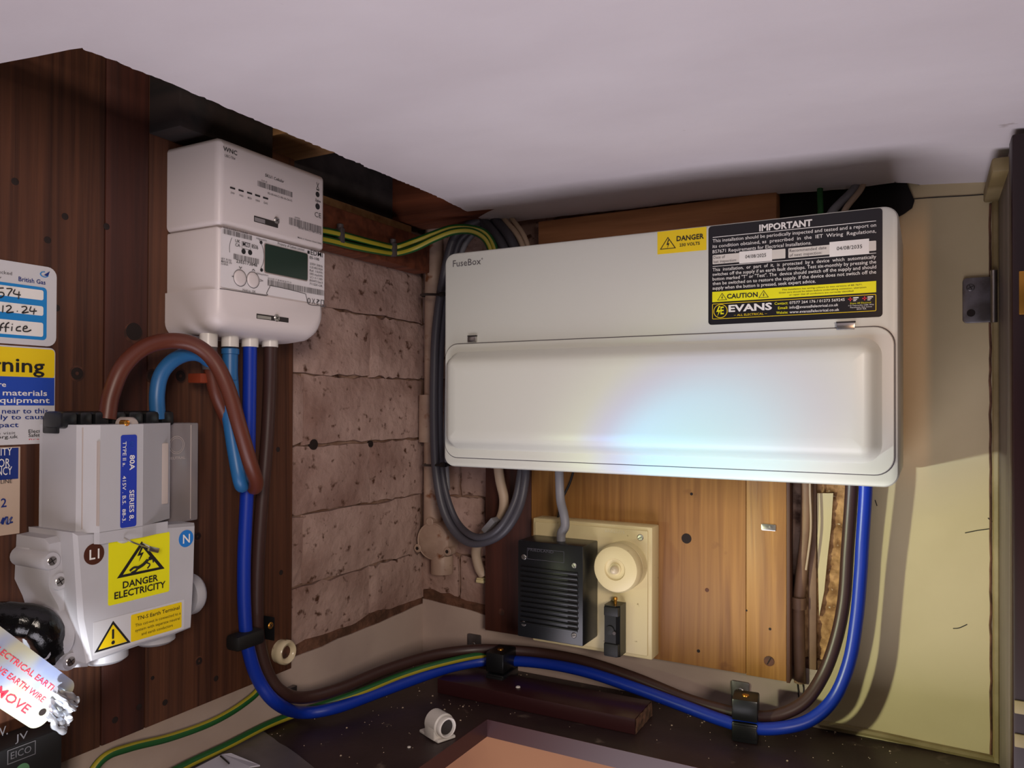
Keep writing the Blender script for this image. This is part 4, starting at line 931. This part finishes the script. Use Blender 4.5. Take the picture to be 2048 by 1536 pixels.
q = X_(404, 756, .050); mb = MB(); mb.box(q.x-.009, q.x+.008, q.y-.008, q.y+.010, q.z-.0045, q.z+.004, .0012); oc = mb.build('orange_clip', 'orange_clip'); tag(oc, 'orange cable clip below the first meter spout', 'clip')
Y_ = PY; Z_ = PZ
cable('blue_supply_cable', 'bright blue cable from the third meter spout along the shelf to the white unit',
      [X_(500, 690, .058), X_(499, 780, .054), X_(497, 900, .050), X_(493, 1000, .048), X_(488, 1120, .046), X_(489, 1220, .046), X_(497, 1300, .046), X_(518, 1362, .048), X_(552, 1405, .055), Z_(600, 1425, -.321), Z_(670, 1416, -.324), Z_(760, 1384, -.322), Z_(870, 1344, -.315), Z_(930, 1328, -.312), Z_(990, 1321, -.310), Y_(1080, 1326, .052), Y_(1170, 1343, .056), Y_(1270, 1376, .064), Y_(1370, 1413, .074), Y_(1440, 1439, .078), Y_(1500, 1455, .078), Y_(1560, 1456, .072), Y_(1620, 1440, .060), Y_(1668, 1396, .050), Y_(1698, 1325, .045), Y_(1713, 1240, .042), Y_(1721, 1150, .042), Y_(1725, 1080, .044), Y_(1731, 985, .046), Y_(1731, 940, .046)], .0063, 'cable_blue')
cable('brown_supply_cable', 'dark brown cable from the fourth meter spout along the wall to the white unit',
      [X_(541, 690, .058), X_(539, 780, .050), X_(534, 880, .046), X_(524, 1000, .042), X_(516, 1120, .038), X_(514, 1220, .036), X_(519, 1290, .036), X_(537, 1350, .040), X_(565, 1385, .046), Z_(610, 1395, -.304), Z_(680, 1377, -.306), Z_(770, 1340, -.302), Z_(860, 1312, -.299), Z_(930, 1301, -.298), Z_(990, 1299, -.297), Y_(1080, 1306, .040), Y_(1170, 1323, .042), Y_(1270, 1356, .050), Y_(1370, 1397, .060), Y_(1440, 1418, .064), Y_(1500, 1432, .066), Y_(1555, 1430, .062), Y_(1608, 1404, .052), Y_(1646, 1350, .042), Y_(1672, 1280, .037), Y_(1688, 1200, .034), Y_(1695, 1100, .034), Y_(1703, 985, .036), Y_(1704, 940, .038)], .0063, 'cable_dark_brown')
def earth(name, label, pts, r, par=None, stripe=(1, 2, 7, 8)):
    mb = MB(); mb.tube(pts, r, 12, 8, stripe=stripe); o = mb.build(name, ['earth_green', 'earth_yellow'], par, smooth=60); tag(o, label, 'cable', None); return o
earth('earth_cable', 'thin green and yellow earth cable sagging below the timber backboard', [X_(165, 1575, .020), X_(205, 1518, .020), X_(260, 1495, .018), X_(340, 1475, .017), X_(420, 1446, .017), X_(480, 1412, .018), X_(520, 1376, .020), X_(530, 1330, .028)], .0036)
earth('earth_cable', 'green and yellow earth cable running under the blue cable along the shelf', [Z_(300, 1570, -.330), Z_(372, 1530, -.3305), Z_(450, 1493, -.331), Z_(530, 1452, -.331), Z_(590, 1428, -.3312), Z_(650, 1408, -.322), Z_(720, 1384, -.316), Z_(800, 1352, -.311), Z_(870, 1330, -.306), Z_(950, 1312, -.303), Y_(990, 1311, .054)], .0040)
rx = .0365
earth('earth_cable', 'upper green and yellow earth cable clipped to the red brown rail', [X_(560, 448, rx), X_(651, 462, rx), X_(700, 474, rx), X_(750, 487, rx), X_(790, 494, rx), Y_(830, 482, .105), Y_(870, 467, .095), Y_(905, 456, .085), Y_(940, 456, .075), Y_(970, 466, .065), Y_(988, 492, .06), Y_(995, 530, .06)], .0042)
earth('earth_cable', 'lower green and yellow earth cable clipped to the red brown rail', [X_(560, 462, rx), X_(651, 479, rx), X_(700, 491, rx), X_(750, 501, rx), X_(790, 506, rx), Y_(828, 497, .108), Y_(868, 478, .098), Y_(905, 464, .088), Y_(940, 462, .078), Y_(966, 474, .068), Y_(980, 496, .062), Y_(986, 530, .06)], .0042)
for px, py in ((674, 472), (780, 500)):
    q = X_(px, py, .0325); mb = MB(); mb.box(.0, .009, -.0035, .0035, -.0085, .0085, .0012); o = mb.build('cable_clip', 'grey_clip'); o.location = (q.x, q.y, q.z)
    tag(o, 'dark grey clip holding the earth cables, ' + ('nearer the meter' if px < 700 else 'nearer the corner'), 'clip', 'clips on the timber rail')
    MB().lathe((.0045, 0, .0105), [(.0038, -.003), (.0038, .002), (.002, .003)], 2, 14).build('clip_nail', 'grey_clip', o)

# cleats
def cleat_obj(name, label, loc, rotz, w, d, h, screw_top=True, grp='black cable cleats'):
    E_ = bpy.data.objects.new(name, None); COL.objects.link(E_); E_.location = loc; E_.rotation_euler = (0, 0, rotz); tag(E_, label, 'cleat', grp)
    MB().box(-w/2, w/2, -d/2, d/2, 0, h*.46, .0018).build('lower_block', 'black_plastic', E_)
    MB().box(-w/2, w/2, -d/2, d/2*.7, h*.5, h, .0018).build('upper_block', 'black_plastic', E_)
    MB().box(-w*.46, w*.46, -d/2-.0015, -d/2+.002, h*.1, h*.42, .001).build('front_rib', 'black_plastic', E_)
    s = MB().lathe((0, -d*.12, h), [(.0036, 0), (.0034, .001), (.0005, .0013)], 2, 16).build('screw', 'brass', E_)
    return E_
c = PY(988, 1325, .088); cleat_obj('cable_cleat', 'black cable cleat in the middle of the shelf near the corner', (c.x, -.068, ZS+.0003), .05, .0235, .042, .046)
c = PY(1487, 1490, .08); cleat_obj('cable_cleat', 'black cable cleat at the front right of the shelf by the steel bracket', (c.x, -.068, ZS+.0003), .12, .025, .034, .043)
# strap cleat on the board
T = Thing('cable_cleat', 'black strap cleat holding the cables to the left timber board', 'cleat', 'L', org('L', 515, 1262, BT), 'black cable cleats')
q = T.p(528, 1228, BT); q2 = T.p(549, 1228, .05)
T.add('block', MB().box(T.p(520, 1250, .03)[0], T.p(548, 1250, .05)[0], T.p(530, 1272, .03)[1], T.p(530, 1226, .03)[1], .0004, .030, .002), 'black_plastic')
mb = MB(); xa_, xb_ = T.p(478, 1270, .058)[0], T.p(531, 1270, .056)[0]; ya_, yb__ = T.p(500, 1298, .056)[1], T.p(500, 1266, .056)[1]
mb.box(xa_, xb_, ya_, yb__, .019, .0365, .004); T.add('strap', mb, 'black_matt')
q = T.p(545, 1251, .052); add_screw(T, q[0]-.001, q[1], .0302, .0034, matn='brass')

# porcelain bush at the board edge
q = org('L', 560, 1302, BT)
T = Thing('porcelain_bush', 'cream porcelain bush with a round hole beside the left cleat', 'bush', 'L', q)
T.add('ring', MB().lathe((0, 0, -.006), [(.0118, 0), (.0122, .010), (.0128, .012), (.0125, .0165), (.0105, .0185), (.0080, .0175), (.0066, .014), (.0064, .008)], 2, 28), 'cream_porcelain', smooth=60)
T.add('hole', MB().lathe((0, 0, .006), [(.0064, 0), (.0064, .002), (.0004, .002)], 2, 20), 'knot_ring')

# ================================================================== CORNER CONDUIT AND CABLES
CN = .016
T = Thing('conduit', 'painted metal conduit running down the corner to a round junction box', 'conduit', 'B', org('B', 868, 880, CN))
def cyl_v(px, py0, py1, r, n, prof=None):
    a = T.p(px, py0, n); b = T.p(px, py1, n); mb = MB(); mb.lathe((a[0], b[1], a[2]), [(r, 0), (r, a[1]-b[1])], 1, 20); return mb
T.add('upper_pipe', cyl_v(868, 440, 790, .0122, CN), 'conduit_paint'); T.add('coupling', cyl_v(860, 790, 884, .0150, CN), 'conduit_paint')
T.add('lower_pipe', cyl_v(866, 880, 1050, .0122, CN), 'conduit_paint')
jq = T.p(861, 1084, .034)
jb = T.add('junction_box', MB().lathe((jq[0], jq[1], -.015), [(.0255, 0), (.0255, .026), (.0245, .0285), (.0235, .029), (.0228, .0282), (.0215, .0292), (.001, .0298)], 2, 34), 'conduit_paint', smooth=40)
for a in (100, 205, 335):
    r = .0262; x, y = jq[0]+r*math.cos(math.radians(a)), jq[1]+r*math.sin(math.radians(a))
    T.add('lug', MB().lathe((x, y, .004), [(.0058, 0), (.0058, .010), (.0048, .0108), (.0004, .0108)], 2, 16), 'conduit_paint', jb)
    T.add('lug_hole', MB().lathe((x, y, .0148), [(.0024, 0), (.0024, .0002), (.0003, .0002)], 2, 12), 'knot' if a != 100 else 'conduit_paint', jb)
o_ = MB(); q = T.p(872, 1150, .030); o_.lathe((q[0], q[1], .000), [(.0150, 0), (.0150, .022), (.0142, .024)], 1, 24); T.add('outlet', o_, 'conduit_paint')
# lump of plaster beside the box
gc = [('grey_cable', 'outer dark grey cable bundled beside the conduit and looping below the unit', [Y_(960, 440, .045), Y_(930, 455, .050), Y_(906, 480, .052), Y_(886, 560, .054), Y_(872, 660, .056), Y_(868, 760, .058), Y_(868, 860, .058), Y_(872, 940, .058), Y_(884, 1010, .058), Y_(906, 1058, .058), Y_(938, 1084, .060), Y_(974, 1082, .062), Y_(1010, 1060, .062), Y_(1038, 1015, .058), Y_(1050, 960, .052), Y_(1052, 915, .048)], .0056, 'grey_cable'),
      ('grey_cable', 'inner dark grey cable bundled beside the conduit and looping below the unit', [Y_(970, 440, .040), Y_(940, 462, .044), Y_(916, 490, .044), Y_(897, 570, .046), Y_(885, 660, .048), Y_(880, 760, .050), Y_(880, 860, .050), Y_(884, 940, .052), Y_(896, 1000, .054), Y_(916, 1046, .056), Y_(946, 1072, .068), Y_(978, 1070, .070), Y_(1006, 1046, .068), Y_(1030, 1000, .060), Y_(1040, 950, .052), Y_(1043, 915, .048)], .0042, 'grey_cable'),
      ('grey_cable', 'thin grey cable tucked between the bundle and the unit side', [Y_(980, 450, .034), Y_(945, 470, .038), Y_(922, 510, .038), Y_(906, 600, .038), Y_(898, 700, .040), Y_(894, 800, .042), Y_(892, 900, .042), Y_(895, 980, .044)], .0036, 'grey_cable_pale')]
for n_, l_, p_, r_, m_ in gc: cable(n_, l_, p_, r_, m_, group='grey cables in the corner')
cable('beige_flex', 'cream painted flex bending down from the unit beside the red plank', [Y_(994, 915, .040), Y_(1000, 960, .042), Y_(1008, 1000, .044), Y_(1002, 1035, .044), Y_(982, 1058, .042), Y_(960, 1080, .040), Y_(952, 1105, .030), Y_(958, 1135, .022), Y_(966, 1150, .018)], .0062, 'beige_cable')
q = Y_(982, 1050, .056); mb = MB(); mb.box(-.004, .004, -.010, .010, -.010, .010, .001); o = mb.build('cable_saddle', 'grey_cable_pale'); o.location = q; o.rotation_euler = (0, .75, 0); o.scale = (.9, .8, 1.05); tag(o, 'grey saddle clip round the cream flex', 'clip')
q = Y_(964, 1160, .012); mb = MB(); mb.box(-.006, .006, -.006, .012, -.003, .0015, .001); mb.box(-.004, .006, -.008, .012, .002, .0042, .001); o = mb.build('cream_clip', 'cream_bakelite'); o.location = q; tag(o, 'small cream clip at the edge of the red plank', 'clip')
for py, x0_, x1_, l_ in ((590, 842, 884, 'upper'), (930, 846, 885, 'lower')):
    n_ = .036; a = Y_(x0_, py, n_); b = Y_(x1_, py, .064); mb = MB(); mb.tube([a+Vector((0, .020, 0)), a, a*.5+b*.5+Vector((0, -.006, -.0)), b, b+Vector((.007, .008, 0)), b+Vector((.004, .026, 0))], .0017, 8, 6); 
    o = mb.build('cable_tie', 'black_plastic', smooth=60); tag(o, f'{l_} black cable tie round the conduit and grey cables', 'cable tie', 'cable ties on the conduit')
    MB().box(b.x-.002, b.x+.006, b.y-.0035, b.y+.002, b.z-.0025, b.z+.0035, .0008).build('tie_head', 'black_plastic', o)
# cables dropping in behind the unit from the void
for i, (p0, p1, r, m_, l_) in enumerate((((962, 436), (1010, 500), .0062, 'grey_cable', 'leftmost dark flat cable entering over the top of the unit'), ((992, 440), (1030, 496), .0062, 'grey_cable', 'second dark flat cable entering over the top of the unit'), ((1010, 440), (1046, 492), .0034, 'beige_cable', 'beige cable entering over the top of the unit'), ((1026, 440), (1056, 492), .003, 'beige_cable', 'thin beige cable beside the dark flat cables over the unit'))):
    cable('drop_cable', l_, [Y_(p0[0]-14, p0[1]-22, .036), Y_(*p0, .042), Y_((p0[0]+p1[0])/2+4, (p0[1]+p1[1])/2, .050), Y_(*p1, .054), Y_(p1[0]+8, p1[1]+30, .056)], r, m_, group='cables over the unit')
for i, (p0, p1, r, m_, l_) in enumerate((((1640, 380), (1641, 424), .003, 'earth_green', 'green cable dropping behind the black notice end of the unit'), ((1708, 378), (1664, 424), .0042, 'grey_cable_pale', 'grey cable slanting down behind the top right of the unit'), ((1722, 378), (1690, 420), .003, 'beige_cable', 'thin beige cable slanting down behind the top right of the unit'))):
    cable('drop_cable', l_, [Y_(p0[0]+6, p0[1]-24, .030), Y_(*p0, .036), Y_(*p1, .044), Y_(p1[0]-4, p1[1]+30, .046)], r, m_, group='cables over the unit')
# painted pipe in the gap right of the backboard
T = Thing('wall_pipe', 'brown painted pipe in the gap right of the amber backboard', 'pipe', 'B', org('B', 1598, 1355, .008))
mb = MB(); mb.tube([T.p(x, y, n) for x, y, n in ((1600, 1365, .010), (1598, 1300, .010), (1597, 1215, .010), (1603, 1150, .011), (1613, 1060, .012), (1614, 975, .012), (1612, 930, .012))], .0062, 12, 6); T.add('pipe', mb, 'brown_pipe')
q = T.p(1597, 1206, .012); T.add('pipe_joint', MB().lathe((q[0], q[1]-.006, .003), [(.0078, 0), (.0078, .012)], 1, 18), 'brown_pipe')
mb = MB(); mb.tube([T.p(x, y, .020) for x, y in ((1621, 930), (1620, 980), (1622, 1040), (1620, 1080), (1612, 1140))], .0011, 6, 5); T.add('wire', mb, 'beige_cable')
T.add('side_strip', MB().box(T.p(1618, 1100, .004)[0], T.p(1634, 1100, .004)[0], .004, T.p(1618, 930, .004)[1], -.006, .0005, .001), 'brown_pipe')

# ================================================================== BELL TRANSFORMER AND SWITCH
PF = .057
T = Thing('switch_pattress', 'cream mounting block on the amber backboard carrying the round switch', 'mounting block', 'B', org('B', 1180, 1290, BN+.0002))
x0, x1 = T.p(1064, 1150, PF)[0], T.p(1303, 1150, PF)[0]; y1, y0 = T.p(1064, 1036, PF)[1], T.p(1303, 1322, PF)[1]
T.add('block', MB().box(x0, x1, y0, y1, 0, PF-BN-.0025, .0015), 'cream_bakelite'); T.add('face_plate', MB().slab(x0+.0035, x1-.0045, y0+.004, y1-.004, .0015, .020, PF-BN, .0008), 'cream_bakelite')
q = T.p(1281, 1075, PF); add_screw(T, q[0], q[1], PF-BN, .0036, single=True)
T.add('plate_mark', MB().text('BAKELITE', T.p(1210, 1062, PF)[0], T.p(1210, 1064, PF)[1], PF-BN+.0001, T.p(1250, 1066, PF)[0], .003), 'cream_porcelain', smooth=0)
# round switch
q = org('B', 1243, 1126, PF)
R2 = Thing('round_switch', 'round cream toggle switch on the mounting block', 'switch', 'B', (q[0]+.004, q[1]-.001, PF+.0002))
R2.add('cover', MB().lathe((0, 0, 0), [(.0262, 0), (.0262, .014), (.0255, .0145), (.0266, .016), (.0264, .026), (.0245, .0298), (.020, .0315), (.0120, .0318), (.0108, .0300), (.0085, .0295), (.001, .0295)], 2, 40), 'cream_bakelite', smooth=40)
R2.add('toggle', MB().lathe((0, -.0005, .029), [(.0045, 0), (.0045, .004), (.0036, .0075), (.0012, .0088)], 2, 20), 'cream_porcelain', smooth=60)
R2.add('toggle_collar', MB().lathe((0, 0, .0293), [(.0068, 0), (.0066, .0012), (.0050, .0014)], 2, 24), 'cream_bakelite')
# black bell transformer
BF = .100
q = org('B', 1035, 1272, BF)
B2 = Thing('bell_transformer', 'black slatted bell transformer box screwed to the cream mounting block', 'transformer', 'B', (q[0], q[1], PF+.0002))
bw = B2.p(1166, 1200, BF)[0]; bh = B2.p(1035, 1080, BF)[1]; d_ = BF-PF
B2.add('housing', MB().box(0, bw, 0, bh, 0, d_, .0015), 'black_plastic')
sy0, sy1 = B2.p(1035, 1133, BF)[1], B2.p(1035, 1243, BF)[1]
NS = 11
for i in range(NS+1):
    y = sy1+(sy0-sy1)*i/NS; h_ = (sy0-sy1)/NS
    B2.add('louvre', MB().box(.004, bw-.006, y-h_*.30, y+h_*.22, d_-.001, d_+.0016, .0006), 'black_plastic')
    if i < NS: B2.add('vent_slot', MB().box(bw-.018, bw-.005, y+h_*.24, y+h_*.66, d_-.001, d_+.0003), 'gap_dark')
for fx_, fy_ in ((.10, .83), (.87, .80), (.10, .14), (.87, .10)): add_screw(B2, fx_*bw, fy_*bh, d_, .0031, single=True, ang=random.Random(fx_+fy_).uniform(0, 3))
mb = MB(); o_ = rrect(.15*bw, .72*bw, .815*bh, .93*bh, .0005); i_ = rrect(.15*bw+.0004, .72*bw-.0004, .815*bh+.0004, .93*bh-.0004, .0003); mb.loft([[(x, y, d_+.0002) for x, y in o_], [(x, y, d_+.0002) for x, y in i_]], False, False); B2.add('moulded_frame', mb, 'grey_cable', smooth=0)
B2.add('lettering', MB().text('FRIEDLAND', .17*bw, .90*bh, d_+.0002, .56*bw, .0030), 'grey_cable', smooth=0)
cable('transformer_flex', 'grey flex dropping from the unit into the black transformer', [Y_(1118, 915, .066), Y_(1119, 960, .068), Y_(1121, 1000, .072), Y_(1128, 1030, .078), Y_(1130, 1052, .080), Y_(1123, 1066, .080), Y_(1122, 1085, .080)], .0052, 'grey_cable_pale')
# thin black wire in the shadow behind
cable('thin_wire', 'thin dark wire hanging behind the grey flex', [Y_(1150, 930, .036), Y_(1140, 965, .036), Y_(1124, 1000, .036), Y_(1116, 1035, .036)], .0014, 'ink')
# bell fuse holder
q = org('B', 1222, 1300, PF)
F2 = Thing('fuse_holder', 'narrow black fuse holder under the round switch', 'fuse holder', 'B', (q[0], q[1], PF+.0002))
fw = F2.p(1246, 1250, .075)[0]*.85; fh = F2.p(1222, 1206, .068)[1]
sec = [(0, 0), (fw, 0), (fw, .018), (fw*.8, .022), (.001, .022), (0, .020)]
F2.add('body', MB().prism_v([(x, z) for x, z in sec], 0, fh), 'black_plastic', smooth=0)
F2.add('grip', MB().lathe((fw*.42, fh*.52, .022), [(fw*.34, -.012), (fw*.34, -.003), (fw*.28, .0015), (.0005, .002)], 2, 20), 'black_matt')
F2.add('top_cap', MB().box(.0005, fw-.0005, fh*.80, fh*.98, .018, .0238, .001), 'black_matt'); F2.add('bottom_cap', MB().box(.0005, fw-.0005, .001, fh*.26, .018, .0238, .001), 'black_matt')
F2.add('worn_patch', MB().lathe((fw*.72, fh*.48, .0238), [(.0022, 0), (.0018, .0005), (.0003, .0006)], 2, 12), 'grey_clip')
F2.add('terminal_pin', MB().lathe((fw*.5, fh, .010), [(.0018, 0), (.0018, .004), (.0026, .0045), (.0022, .007)], 1, 12), 'brass')

# ================================================================== BRACKETS
T = Thing('steel_bracket', 'grey steel bracket with a slotted hole on the wall above the right cleat', 'bracket', 'B', org('B', 1480, 1430, .009))
x0, x1 = T.p(1462, 1400, .012)[0], T.p(1498, 1400, .012)[0]; y1 = T.p(1480, 1364, .012)[1]
T.add('plate', MB().slab(x0, x1, -.004, y1, .0022, 0, .0025, .0004), 'zinc'); xm = (x0+x1)/2; T.add('slot', MB().slab(xm-.0016, xm+.0036, y1-.021, y1-.008, .0025, .002, .0027), 'cream_plaster'); add_screw(T, xm, y1-.0105, .0027, .0042)
T = Thing('steel_bracket', 'small grey steel bracket on the wall beside the middle cleat', 'bracket', 'B', org('B', 945, 1302, .0088))
x0, x1 = T.p(934, 1285, .012)[0], T.p(960, 1285, .012)[0]; y1 = T.p(945, 1269, .012)[1]
T.add('plate', MB().slab(x0, x1, -.008, y1, .002, 0, .0025, .0004), 'zinc'); add_screw(T, (x0+x1)/2, y1*.45, .0027, .0026)
T = Thing('steel_bracket', 'dark steel scrap poking up behind the brown cable at the left wall', 'bracket', 'L', org('L', 580, 1388, .009))
T.add('plate', MB().box(-.012, .0045, -.004, .009, 0, .006, .0006), 'zinc')
# hinge plate on the right of the back wall
T = Thing('hinge_plate', 'dark grey steel angle plate screwed to the wall beside the door lining', 'bracket', 'B', org('B', 1960, 600, .0092))
x0, x1 = T.p(1925, 600, .011)[0], T.p(1990, 600, .012)[0]; y1, y0 = T.p(1940, 556, .011)[1], T.p(1940, 646, .011)[1]
T.add('plate', MB().slab(x0, x1+.001, y0, y1, .004, 0, .0028, .0005), 'zinc'); T.add('knuckle', MB().lathe((x1-.0012, y0-.001, .007), [(.0030, 0), (.0030, y1-y0+.006)], 1, 14), 'steel')
q = T.p(1941, 575, .012); add_screw(T, q[0], q[1], .0029, .0036, matn='zinc'); q = T.p(1942, 626, .012); T.add('screw_hole', MB().lathe((q[0], q[1], .0028), [(.0036, 0), (.0036, .0003), (.0003, .0003)], 2, 18), 'knot')

# ================================================================== ON THE SHELF
c = PZ(880, 1475, ZS)
E_ = bpy.data.objects.new('door_catch', None); COL.objects.link(E_); E_.location = (c.x, c.y, ZS+.0003); E_.rotation_euler = (0, 0, math.radians(-22)); E_.scale = (1.15, 1.15, 1.15); tag(E_, 'white plastic roller catch screwed to the shelf by the opening', 'catch')
MB().box(-.020, .010, -.009, .010, 0, .0028, .001).build('base', 'white_plastic', E_)
mb = MB(); mb.lathe((-.009, 0, .0120), [(.0105, 0), (.0105, .015), (.0095, .016)], 0, 26); mb.box(-.009, .006, -.0105, .0105, .001, .012, .001); mb.build('barrel', 'white_plastic', E_, smooth=40)
MB().lathe((.0065, 0, .0120), [(.0092, 0), (.0092, .0045), (.0085, .0055), (.0072, .0055), (.0064, .002), (.0003, .002)], 0, 24).build('socket_rim', 'white_plastic', E_, smooth=40)
MB().lathe((.0092, 0, .0120), [(.0063, 0), (.0062, .0010), (.0003, .0010)], 0, 20).build('socket', 'slot_dark', E_)
MB().lathe((-.0150, -.003, .0028), [(.0024, 0), (.0022, .0008), (.0003, .001)], 2, 14).build('screw', 'steel', E_)
# grey sheet and papers lower left
p_ = [PZ(x, y, ZS+.001) for x, y in ((430, 1515), (520, 1476), (600, 1503), (660, 1540), (640, 1580), (400, 1580))]
mb = MB(); n_ = 10
gx0, gx1, gy0, gy1 = .012, .135, -.42, -.318
for j in range(n_+1):
    for i in range(n_+1): 
        x = gx0+(gx1-gx0)*i/n_; y = gy0+(gy1-gy0)*j/n_-.05*(i/n_)*0; mb.v.append((x, y+.02-.35*(x-gx0), ZS+.0012+.003*abs(noise.noise(Vector((x*30, y*30, 0))))))
for j in range(n_):
    for i in range(n_): k = j*(n_+1)+i; mb.face((k, k+1, k+n_+2, k+n_+1))
k = len(mb.v); mb.v += [(gx0, gy0+.02, ZS+.0002), (gx1, gy0+.02-.35*(gx1-gx0), ZS+.0002), (gx1, gy1+.02-.35*(gx1-gx0), ZS+.0002), (gx0, gy1+.02, ZS+.0002)]; mb.face((k, k+1, k+2, k+3))
tag(mb.build('plastic_sheet', 'grey_sheet', smooth=60), 'dark grey plastic sheet lying on the shelf at the bottom left', 'sheet')
mb = MB()
P = [[PZ(x, y, ZS+z) for x, y, z in row] for row in ([(330, 1600, .006), (390, 1536, .007), (445, 1508, .009), (462, 1506, .010)], [(420, 1620, .006), (470, 1560, .008), (500, 1533, .010), (520, 1530, .008)])]
mb.v += [tuple(p) for r_ in P for p in r_]+[(p.x, p.y, p.z-.0012) for r_ in P for p in r_]
for i in range(3): mb.face((i, i+1, i+5, i+4)); mb.face((8+i, 12+i, 13+i, 9+i))
for a_, b_ in ((0, 1), (1, 2), (2, 3), (3, 7), (7, 6), (6, 5), (5, 4), (4, 0)): mb.face((a_, b_, b_+8, a_+8))
lf = mb.build('paper_leaflet', 'white_paper', smooth=0); tag(lf, 'folded white leaflet at the bottom edge below the lower earth cable', 'paper')
s0, s1 = PZ(441, 1512, ZS+.0104), PZ(458, 1527, ZS+.0108); mb = MB(); mb.tube([s0, s1], .0008, 5, 2); mb.build('printed_line', 'ink', lf)
# crumbs of plaster on the shelf
rnd = random.Random(5)
mb = MB()
for i in range(220):
    if i < 150: x = rnd.uniform(.03, .60); y = -abs(rnd.gauss(.04, .045))-.012
    else: x = rnd.uniform(.02, .18); y = rnd.uniform(-.33, -.05)
    if y < SY+.004 and x > SX-.004: continue
    r = rnd.choice((.0004, .0005, .0006, .0011)); mb.lathe((x, y, ZS+.0002), [(r, 0), (r*.8, r*.7), (r*.1, r)], 2, 5, a0=rnd.random())
o = mb.build('plaster_crumbs', 'debris', smooth=0); tag(o, 'scattered plaster crumbs along the dusty shelf', 'debris'); o['kind'] = 'stuff'
for px, py, r in ((818, 1495, .0016), (1036, 1375, .0024)):
    q = PZ(px, py, ZS if py > 1400 else ZS+.0167); mb = MB(); mb.lathe((0, 0, .0002), [(r*1.2, 0), (r, r*.5), (r*.3, r*.7)], 2, 8); o = mb.build('paint_chip', 'white_plastic', smooth=0); o.location = q; tag(o, 'white paint chip ' + ('on the shelf near the catch' if py > 1400 else 'on top of the dark strip'), 'chip')
